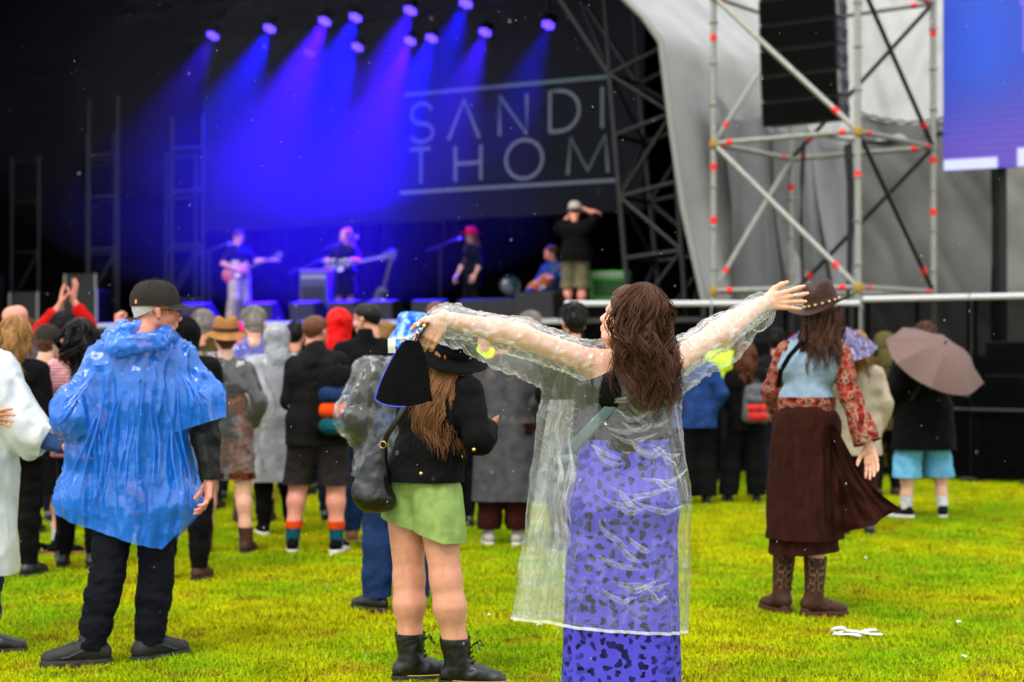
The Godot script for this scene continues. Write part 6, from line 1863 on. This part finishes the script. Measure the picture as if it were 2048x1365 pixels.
func skirt_woman() -> void:
	var o := Vector3(1.663, 0, -9.05)
	var p := person({"at": o, "h": 1.74, "w": .96, "cell": .012, "hand_cell": .005, "skin": "skin_pale", "label": "woman in brown leather hat, pale denim waistcoat, brown skirt and cowboy boots",
		"face": Vector3(.45, .12, -.88), "face_up": Vector3(-.32, 1, .15),
		"jw": {"head": Vector3(1.768, 1.704, -9.05), "neck": Vector3(1.717, 1.528, -9.05), "shL": Vector3(1.561, 1.489, -9.08), "shR": Vector3(1.845, 1.483, -9), "chest": Vector3(1.686, 1.401, -9.05), "waist": Vector3(1.666, 1.217, -9.05), "pel": Vector3(1.657, 1.062, -9.05), "hipL": Vector3(1.576, 1.018, -9.07), "hipR": Vector3(1.738, 1.02, -9.03), "kneeL": Vector3(1.557, 0.566, -9.06), "kneeR": Vector3(1.712, 0.563, -8.98), "ankL": Vector3(1.529, 0.098, -9.08), "ankR": Vector3(1.695, 0.094, -8.98),
			"elL": Vector3(1.49, 1.257, -9.15), "wrL": Vector3(1.572, 1.122, -9.3), "elR": Vector3(1.892, 1.235, -8.93), "wrR": Vector3(1.977, 0.966, -8.86)},
		"handR": {"dir": Vector3(.15, -1, .1), "thumb": Vector3(-.8, -.2, -.6), "bend": [.15, .2, .25, .3], "spread": .08},
		"hair": {"style": "long", "m": "hair_brown", "len": .20, "n": 380, "r": .003, "spread": .4, "off": .04}, "hat": {"kind": "brim", "m": "leather_hat", "band": "leather_brown", "brim": .205, "crown": .145, "dip": .01, "curl": .05, "shells": true, "tilt": .05, "crease": .04, "pinch": .25},
		"top": {"m": "denim_light", "hem": 1.225, "sleeve": 0.0, "e": .016, "name": "waistcoat", "fold": [.003, 10.0, 8.0, .4]},
		"shoes": {"m": M.leather_brown, "sole": M.leather_brown, "top": .335, "shaft": .066, "heel": .02}, "toes": [-25.0, 82.0]})
	var J: Dictionary = p.J
	# printed blouse: sleeves that widen to the wrist, sash at the waist
	var sb := []
	for sd in ["L", "R"]:
		var el: Vector3 = J["el" + sd]
		var wr: Vector3 = J["wr" + sd]
		sb += [[J["sh" + sd], el, .062, .058], [el, el.lerp(wr, .95), .056, .078]]
	body("blouse_sleeves", [{"bones": sb, "cell": .011, "k": .03, "fold": [.008, 14.0, 5.0, .4, 9], "clips": [[J.elR.lerp(J.wrR, .93), (J.wrR - J.elR).normalized(), .16]]}], M.floral, p.node)
	body("sash", [{"bones": trunk(J, p.s, .96, .022).slice(0, 2) + trunk(J, p.s, .96, .022).slice(5, 6), "cell": .012, "k": .03, "fold": [.006, 6.0, 40.0, .6, 9], "clips": [[Vector3(1.663, 1.234, -9.05) - o, Vector3.UP], [Vector3(1.663, 1.144, -9.05) - o, Vector3.DOWN]]}], M.floral, p.node)
	var lower := [[Vector3(1.646, 0.352, -9.05) - o, Vector3(.03, -1, 0).normalized(), .36]]
	body("skirt", [{"bones": capsules([[Vector3(1.587, 1.076, -9.05), Vector3(1.558, 0.439, -9.05), .115, .125], [Vector3(1.738, 1.077, -9.03), Vector3(1.738, 0.442, -9.03), .115, .13], [Vector3(1.648, 1.106, -9), Vector3(1.639, 0.448, -8.98), .12, .155]], o), "cell": .011, "k": .05, "fold": [.015, 15.0, 1.6, .15, 14], "clips": [[Vector3(1.663, 1.183, -9.05) - o, Vector3.UP], [Vector3(1.646, 0.437, -9.05) - o, Vector3.DOWN]]}], M.brown_skirt, p.node)
	# the loose panel that the wind lifts
	part("skirt_panel", sheet(30, 34, func(a: float, b: float) -> Vector3:
		var l := (Vector3(1.755, 1.083, -8.9)).lerp(Vector3(1.791, 0.449, -8.9), b)
		var r := (Vector3(1.78, 1.083, -8.9)).lerp(Vector3(1.949, 0.766, -8.86), smoothstep(0.0, .6, b)).lerp(Vector3(2.139, 0.53, -8.82), smoothstep(.35, 1.0, b))
		var q := l.lerp(r, a)
		q.y += .10 * sin(a * PI * .55) * b * b - .03 * sin(a * PI) * b
		var f := .045 * sin(a * 11.0 + b * 2.0) * b + .03 * N1.get_noise_2d(a * 6.0, b * 3.0)
		return q - o + Vector3(.01 * sin(b * 9.0) * a, 0, f + .12 * a * b)), M.brown_skirt, p.node)
	body("skirt_flounce", [{"bones": capsules([[Vector3(1.578, 0.652, -9.05), Vector3(1.564, 0.256, -9.05), .105, .12], [Vector3(1.733, 0.653, -9.03), Vector3(1.733, 0.258, -9.03), .105, .12], [Vector3(1.643, 0.656, -9), Vector3(1.635, 0.264, -8.99), .12, .14]], o), "cell": .011, "k": .05, "fold": [.013, 24.0, 2.0, .2, 19], "clips": [[Vector3(1.646, 0.482, -9.05) - o, Vector3.UP], [Vector3(1.646, 0.357, -9.05) - o, Vector3(.06, -1, 0).normalized()]]}], M.brown_skirt, p.node)
	# stitched curls on the boot shafts
	for sd in ["L", "R"]:
		var an: Vector3 = J["ank" + sd]
		var kn: Vector3 = J["knee" + sd]
		for x in [-1.0, 1.0]:
			for k in 4:
				var pts := []
				for q in 15:
					var t := q / 14.0
					var turn := t * 5.2 + k * 1.4
					var y := .075 + .048 * k + (.034 - .02 * t) * sin(turn)
					var ang: float = x * (.45 + (.42 - .25 * t) * cos(turn))
					var r := lerpf(.0535, .0685, clampf((y - .02) / .24, 0, 1))
					var c := an.lerp(kn, clampf(y / (kn.y - an.y), 0, 1))
					pts.append(c + Vector3(sin(ang) * r, 0, cos(ang) * r))
				part("stitching", tube(pts, .0017, 5), M.boot_stitch, p.node)
	var st := thing("shoulder_strap", "thin black bag strap across the pale denim waistcoat", "strap", Vector3(1.579, 1.472, -8.93))
	ribbon("strap", local([Vector3(1.69, 1.59, -9), Vector3(1.607, 1.528, -8.93), Vector3(1.551, 1.467, -8.925), Vector3(1.503, 1.383, -8.94), Vector3(1.499, 1.289, -9)], Vector3(1.579, 1.472, -8.93)), .014, .2, M.black_cloth, st)

# ---------------------------------------------------------------- things lying on the grass
func litter() -> void:
	var o := Vector3(1.795, 0.002, -8.35)
	o.y = 0.0
	var t := thing("plastic_strip", "crumpled white plastic strip lying on the grass", "litter", o)
	for q in [[0.0, .0, .19, .4], [.03, .02, .14, -.5], [-.05, .01, .1, 1.6]]:
		var pts := []
		for k in 12:
			var u := k / 11.0
			pts.append(Vector3(q[0] - .06 + q[2] * u, .028 + .008 * sin(u * 4.0 + q[3] * 3.0), q[1] + (q[3] * .09) * u + .01 * sin(u * 4.0)))
		ribbon("strip", pts, .02, .25, mat("white_film", Color(0.85, 0.86, 0.86), 0.35), t, Vector3.UP)
	part("loop", tube(range(17).map(func(k: int) -> Vector3: return Vector3(-.09 + .035 * cos(TAU * k / 16.0), .035 + .02 * sin(TAU * k / 16.0), .03 * sin(TAU * k / 16.0))), .008, 6), M.white_film, t)
	var c := thing("drink_can", "crushed pale drink can lying on the grass by the sneakers", "can", Vector3(-3.802, 0, -13.4))
	part("can_body", lathe([Vector2(.0, -.06), Vector2(.025, -.058), Vector2(.033, -.05), Vector2(.030, -.01), Vector2(.033, .03), Vector2(.033, .05), Vector2(.026, .06), Vector2(0, .058)], 18), mat("can", Color(.7, .68, .66), .35, {"metal": .5}), c, Vector3(0, .034, 0), Vector3(0, .4, PI / 2))
	part("can_rim", lathe([Vector2(.027, -.002), Vector2(.0285, .0), Vector2(.027, .002), Vector2(.025, 0), Vector2(.027, -.002)], 18), M.silver, c, Vector3(-.055, .034, .024), Vector3(0, .4, PI / 2))
	var r := RandomNumberGenerator.new()
	r.seed = 5
	# light rain in the air
	var drop := lathe([Vector2(0, -.004), Vector2(.0011, -.002), Vector2(.0013, 0), Vector2(.0009, .003), Vector2(0, .006)], 6)
	var mm := MultiMesh.new()
	mm.transform_format = MultiMesh.TRANSFORM_3D
	mm.mesh = drop
	mm.instance_count = 900
	for k in 900:
		var d := r.randf_range(3.5, 14.0)
		var sc := r.randf_range(.3, .75)
		mm.set_instance_transform(k, Transform3D(Basis(Vector3.BACK, r.randf_range(-.15, .05)).scaled(Vector3(sc, sc, sc)), Vector3(r.randf_range(-.4, .4) * d, r.randf_range(.1, 1.5 + .3 * d), -d)))
	var rain := MultiMeshInstance3D.new()
	rain.name = "rain"
	rain.multimesh = mm
	rain.material_override = mat("rain_drop", Color(.85, .88, .9), .1)
	add_child(rain)
	tag(rain, "fine rain drops falling through the air", "rain", "", "stuff")
	for k in 14:
		var d := r.randf_range(7.6, 15.0)
		var pos := Vector3(r.randf_range(-.28, .3) * d, .012, -d)
		var sc := part("paper_scrap", sheet(4, 4, func(a: float, b: float) -> Vector3: return Vector3((a - .5) * .03, .004 * sin(a * 5.0 + b * 3.0) + .01, (b - .5) * .022)), M.paper, self, pos, Vector3(0, r.randf() * TAU, 0))
		tag(sc, "tiny pale paper scrap trodden into the grass", "litter", "paper scraps on the grass")
# ---------------------------------------------------------------- performers and their gear
func band() -> void:
	var D := Vector3(0, 1.93, 0)
	var p := person({"at": Vector3(-5.061, 0, -29.5) + D, "h": 1.76, "turn": -2.5, "label": "guitarist in dark t-shirt and pale trousers on the stage", "skin": "skin_pink", "cell": .02, "hair": {"style": "short", "m": "hair_brown"}, "top": {"m": "navy", "sleeve": .35, "hem": .88}, "legs": {"m": "cream", "e": .04, "straight": .03}, "shoes": {"m": M.offwhite, "sole": M.rubber_white}, "face": Vector3(-.2, -.25, -1),
		"j": {"elR": Vector3(.3, 1.14, .02), "wrR": Vector3(.1, 1.02, -.2), "elL": Vector3(-.32, 1.2, -.1), "wrL": Vector3(-.5, 1.22, -.3)}})
	guitar(p.node.position + Vector3(.03, 1.0, .16), Vector3(.93, .36, .1), Color(.72, .30, .06), "sunburst electric guitar slung from the guitarist in pale trousers")
	p = person({"at": Vector3(-2.964, 0, -28.4) + D, "h": 1.70, "turn": PI - .2, "label": "long haired singer in black with guitar at the microphone", "skin": "skin_pink", "cell": .02, "hair": {"style": "long", "m": "hair_light", "len": .45}, "top": {"m": "black_cloth", "sleeve": .5, "hem": .9}, "skirt": {"m": "black_cloth", "hem": .55, "r0": .16, "r1": .2}, "shoes": {"m": M.leather_black, "sole": M.rubber_black, "top": .3}, "face": Vector3(.35, .15, -1),
		"j": {"elR": Vector3(.36, 1.2, -.02), "wrR": Vector3(.24, 1.08, -.24), "elL": Vector3(-.3, 1.16, -.06), "wrL": Vector3(-.34, 1.2, -.28)}})
	guitar(p.node.position + Vector3(-.05, 1.05, .22), Vector3(.97, .2, .1), Color(.16, .08, .06), "dark acoustic guitar held by the singer")
	person({"at": Vector3(-0.691, 0, -28) + D, "h": 1.66, "turn": PI * .75, "label": "performer in bright red hat and black clothes on the stage", "skin": "skin_pale", "cell": .02, "hair": {"style": "long", "m": "hair_light", "len": .4}, "hat": {"kind": "brim", "m": "red_felt", "brim": .23, "crown": .13, "dip": -.01}, "top": {"m": "black_cloth", "hem": .7, "sleeve": .6}, "legs": {"m": "black_cloth"}, "shoes": {"m": M.leather_black, "sole": M.rubber_black}, "j": {"elR": Vector3(.27, 1.15, -.02), "wrR": Vector3(.26, .92, -.16)}})
	person({"at": Vector3(0.938, 0, -24.2) + D, "h": 1.80, "w": 1.12, "turn": -.3, "label": "man in black t-shirt, khaki shorts and pale cap with hands raised to his face", "skin": "skin_pink", "cell": .02, "hair": {"style": "crop", "m": "hair_dark"}, "hat": {"kind": "cap", "m": "offwhite"}, "top": {"m": "black_cloth", "sleeve": .4, "hem": .88, "e": .04}, "legs": {"m": "khaki", "hem": .5, "e": .018, "name": "shorts", "straight": .05}, "shoes": {"m": M.leather_black, "sole": M.rubber_black}, "j": {"elL": Vector3(-.26, 1.36, -.2), "wrL": Vector3(-.1, 1.55, -.22), "elR": Vector3(.34, 1.58, -.12), "wrR": Vector3(.12, 1.68, -.14)}})
	p = person({"at": Vector3(0.692, 0, -27) + D, "h": 1.72, "turn": 2.4, "label": "seated person in blue shirt with an orange instrument behind the man in khaki shorts", "skin": "skin_pink", "cell": .02, "hair": {"style": "short", "m": "hair_brown"}, "top": {"m": "blue_rain", "hem": .55}, "legs": {"m": "jeans", "e": .03}, "shoes": {"m": M.leather_black, "sole": M.rubber_black},
		"j": {"pel": Vector3(0, .56, 0), "hipL": Vector3(-.09, .54, 0), "hipR": Vector3(.09, .54, 0), "waist": Vector3(0, .71, -.02), "chest": Vector3(0, .9, -.04), "neck": Vector3(0, 1.06, -.05), "head": Vector3(0, 1.21, -.08), "shL": Vector3(-.165, .98, -.03), "shR": Vector3(.165, .98, -.03), "elL": Vector3(-.26, .76, -.1), "elR": Vector3(.26, .76, -.1), "wrL": Vector3(-.26, .78, -.32), "wrR": Vector3(.1, .7, -.3), "kneeL": Vector3(-.14, .52, -.42), "kneeR": Vector3(.14, .52, -.42), "ankL": Vector3(-.14, .09, -.4), "ankR": Vector3(.14, .09, -.4)}})
	guitar(p.node.position + Vector3(-.2, .66, .25), Vector3(.6, .6, .2), Color(.66, .28, .06), "orange acoustic guitar on the lap of the seated person")
	var stool := thing("stool", "black drum stool under the seated person", "stool", p.node.position)
	part("seat", lathe([Vector2(0, .36), Vector2(.17, .36), Vector2(.18, .39), Vector2(.17, .43), Vector2(0, .44)], 20), M.leather_black, stool)
	for k in 3:
		var a := TAU * k / 3.0
		part("leg", bar(Vector3(0, .35, 0), Vector3(cos(a) * .22, 0.01, sin(a) * .22), .014, 8), M.steel, stool)
	# floor monitors
	var places := [[400, 27.2], [527, 26.6], [622, 26.2], [772, 25.6], [866, 25.2], [700, 25.8], [1088, 24.2], [1015, 24.6], [960, 24.9]]
	for i in places.size():
		var px: float = places[i][0]
		var d: float = places[i][1]
		var mo := thing("floor_monitor", "grey wedge floor monitor near the front edge of the stage" if i != 6 else "larger pale floor monitor beside the man in khaki shorts", "floor monitor", Vector3((px - 1024.0) * d / 3200.0, 1.93, -d), TURN + .15 * sin(i * 2.0), "wedge monitors along the stage front")
		var sc := 1.25 if i == 6 else 1.0
		part("cabinet", poly_sheet(PackedVector2Array([Vector2(-.22, 0), Vector2(.2, 0), Vector2(.22, .1), Vector2(-.02, .36), Vector2(-.2, .34)]), .56), M.dark_steel, mo, Vector3.ZERO, Vector3(0, PI / 2, 0)).scale = Vector3(sc, sc, sc)
		var g := part("grille", box(Vector3(.5, .34, .012), .004), mat("monitor_grille", Color(.19, .19, .20), .8, {"spec": .2}), mo, Vector3(0, .235, -.105) * sc, Vector3(.72, 0, 0))
		g.scale = Vector3(sc, sc, sc)
		part("front_panel", box(Vector3(.54, .32, .012), .004), M.monitor_grille, mo, Vector3(0, .18, .218) * sc, Vector3(.06, 0, 0)).scale = Vector3(sc, sc, sc)
	# amplifiers
	for q in [[632, 27.6, Color(.20, .20, .24), Vector3(.5, .95, .35), "tall grey speaker cabinet beside the singer"], [1222, 24.6, Color(.16, .55, .08), Vector3(.62, .46, .32), "bright green guitar amplifier at the stage side"]]:
		var d: float = q[1]
		var am := thing("amplifier", q[4], "amplifier", Vector3((q[0] - 1024.0) * d / 3200.0, 1.93 + (.32 if d < 25 else 0.0), -d), TURN + .35)
		var sz: Vector3 = q[3]
		part("cabinet", box(sz, .02), mat("amp_%d" % int(q[0]), q[2], .6), am, Vector3(0, sz.y / 2, 0))
		part("grille", box(Vector3(sz.x * .8, sz.y * .55, .012), .003), mat("amp_grille_%d" % int(q[0]), (q[2] as Color).darkened(.55), .8), am, Vector3(0, sz.y * .42, sz.z / 2 + .004))
		part("control_panel", box(Vector3(sz.x * .85, .07, .012), .003), M.steel, am, Vector3(0, sz.y * .86, sz.z / 2 + .004))
		for k in 5:
			part("knob", lathe([Vector2(.013, 0), Vector2(.012, .02), Vector2(0, .02)], 10), M.rubber_black, am, Vector3(-sz.x * .3 + k * sz.x * .14, sz.y * .86, sz.z / 2 + .008), Vector3(PI / 2, 0, 0))
	var rs := thing("road_case", "black road case under the green amplifier", "equipment case", Vector3(1.522, 0, -24.6) + D, TURN + .35)
	part("case", box(Vector3(.8, .3, .5), .01), M.black_metal, rs, Vector3(0, .155, 0))
	for x in [-.39, .39]: part("corner_rail", box(Vector3(.03, .3, .03)), M.steel, rs, Vector3(x, .155, .245))
	# microphone stands
	for q in [[672, 28.1, 1.52, "microphone stand in front of the singer"], [418, 28.8, 1.45, "microphone stand beside the guitarist in pale trousers"], [605, 28.0, 1.1, "low microphone stand beside the speaker cabinet"], [880, 28.2, 1.5, "empty microphone stand beside the red hatted performer"]]:
		var d: float = q[1]
		var ms := thing("microphone_stand", q[3], "microphone stand", Vector3((q[0] - 1024.0) * d / 3200.0, 1.93, -d), .3)
		var hh: float = q[2]
		part("pole", bar(Vector3(0, .15, 0), Vector3(0, hh - .12, 0), .012, 8), M.dark_steel, ms)
		part("boom", bar(Vector3(-.25, hh - .2, 0), Vector3(.22, hh, 0), .009, 8), M.dark_steel, ms)
		for k in 3:
			var a := TAU * k / 3.0
			part("leg", bar(Vector3(0, .17, 0), Vector3(cos(a) * .3, .01, sin(a) * .3), .009, 6), M.dark_steel, ms)
		var mi := part("microphone", bar(Vector3(.22, hh, 0), Vector3(.34, hh + .03, 0), .02, 10), M.black_metal, ms)
		part("mic_head", lathe([Vector2(0, -.03), Vector2(.024, -.018), Vector2(.03, 0), Vector2(.024, .018), Vector2(0, .03)], 12), M.steel, mi, Vector3(.36, hh + .034, 0))
	# guitar resting on its stand, and a floor lamp
	guitar(Vector3(-2.277, 2.362, -27.6), Vector3(.28, .95, .1), Color(.10, .10, .11), "dark guitar leaning on a stand beside the singer")
	for q in [[1020, 572, 24.9, "round teal floor lamp beside the larger floor monitor"]]:
		var d: float = q[2]
		var fl := thing("floor_lamp", q[3], "stage lamp", Vector3((q[0] - 1024.0) * d / 3200.0, 1.93, -d), .2)
		var y: float = 1.5 + (700.0 - q[1]) * d / 3200.0 - 1.93
		part("head", lathe([Vector2(0, -.14), Vector2(.1, -.12), Vector2(.17, -.02), Vector2(.17, .03), Vector2(.15, .03), Vector2(.14, .0), Vector2(0, .0)], 20), M.black_metal, fl, Vector3(0, y, 0), Vector3(1.3, 0, 0))
		part("lens", lathe([Vector2(.14, .005), Vector2(.08, .03), Vector2(0, .035)], 20), mat("lens_teal", Color(.05, .16, .19), .3), fl, Vector3(0, y, 0), Vector3(1.3, 0, 0))
		part("stand", bar(Vector3(0, 0.01, -.02), Vector3(0, y - .05, -.06), .02, 8), M.black_metal, fl)
		part("base", box(Vector3(.3, .025, .3), .006), M.black_metal, fl, Vector3(0, .0135, 0))

func guitar(at: Vector3, neck: Vector3, c: Color, label: String) -> void:
	var o := thing("guitar", label, "guitar", at)
	var x := neck.normalized()
	var z := (Vector3(0, 0, 1) - x * x.z).normalized()
	o.basis = Basis(x, z.cross(x), z)
	var key := "wood_%d" % int(c.r * 1000)
	body("guitar_body", [{"bones": [[Vector3(-.16, 0, 0), Vector3(-.1, 0, 0), .15, .15, 4.0], [Vector3(.08, .0, 0), Vector3(.12, 0, 0), .11, .11, 4.0]], "cell": .014, "k": .06}], mat(key, c, .25, {"coat": .6}), o)
	part("neck", box(Vector3(.56, .045, .022), .006), mat("neck_wood", Color(.28, .15, .08), .4), o, Vector3(.46, 0, .03))
	part("headstock", poly_sheet(PackedVector2Array([Vector2(0, -.025), Vector2(.15, -.04), Vector2(.17, 0), Vector2(.15, .04), Vector2(0, .025)]), .018), M.neck_wood, o, Vector3(.74, 0, .028))
	for k in 6:
		part("peg", bar(Vector3(.77 + .022 * k, .03 if k % 2 else -.03, .03), Vector3(.77 + .022 * k, .065 if k % 2 else -.065, .03), .006, 6), M.silver, o)
	part("pickguard", box(Vector3(.1, .07, .006), .002), M.rubber_white, o, Vector3(-.02, -.06, .044))
	part("bridge", box(Vector3(.02, .09, .012), .003), M.silver, o, Vector3(-.14, 0, .045))
	for k in 3:
		part("string", bar(Vector3(-.14, -.015 + .015 * k, .052), Vector3(.85, -.012 + .012 * k, .045), .0015, 4), M.silver, o)
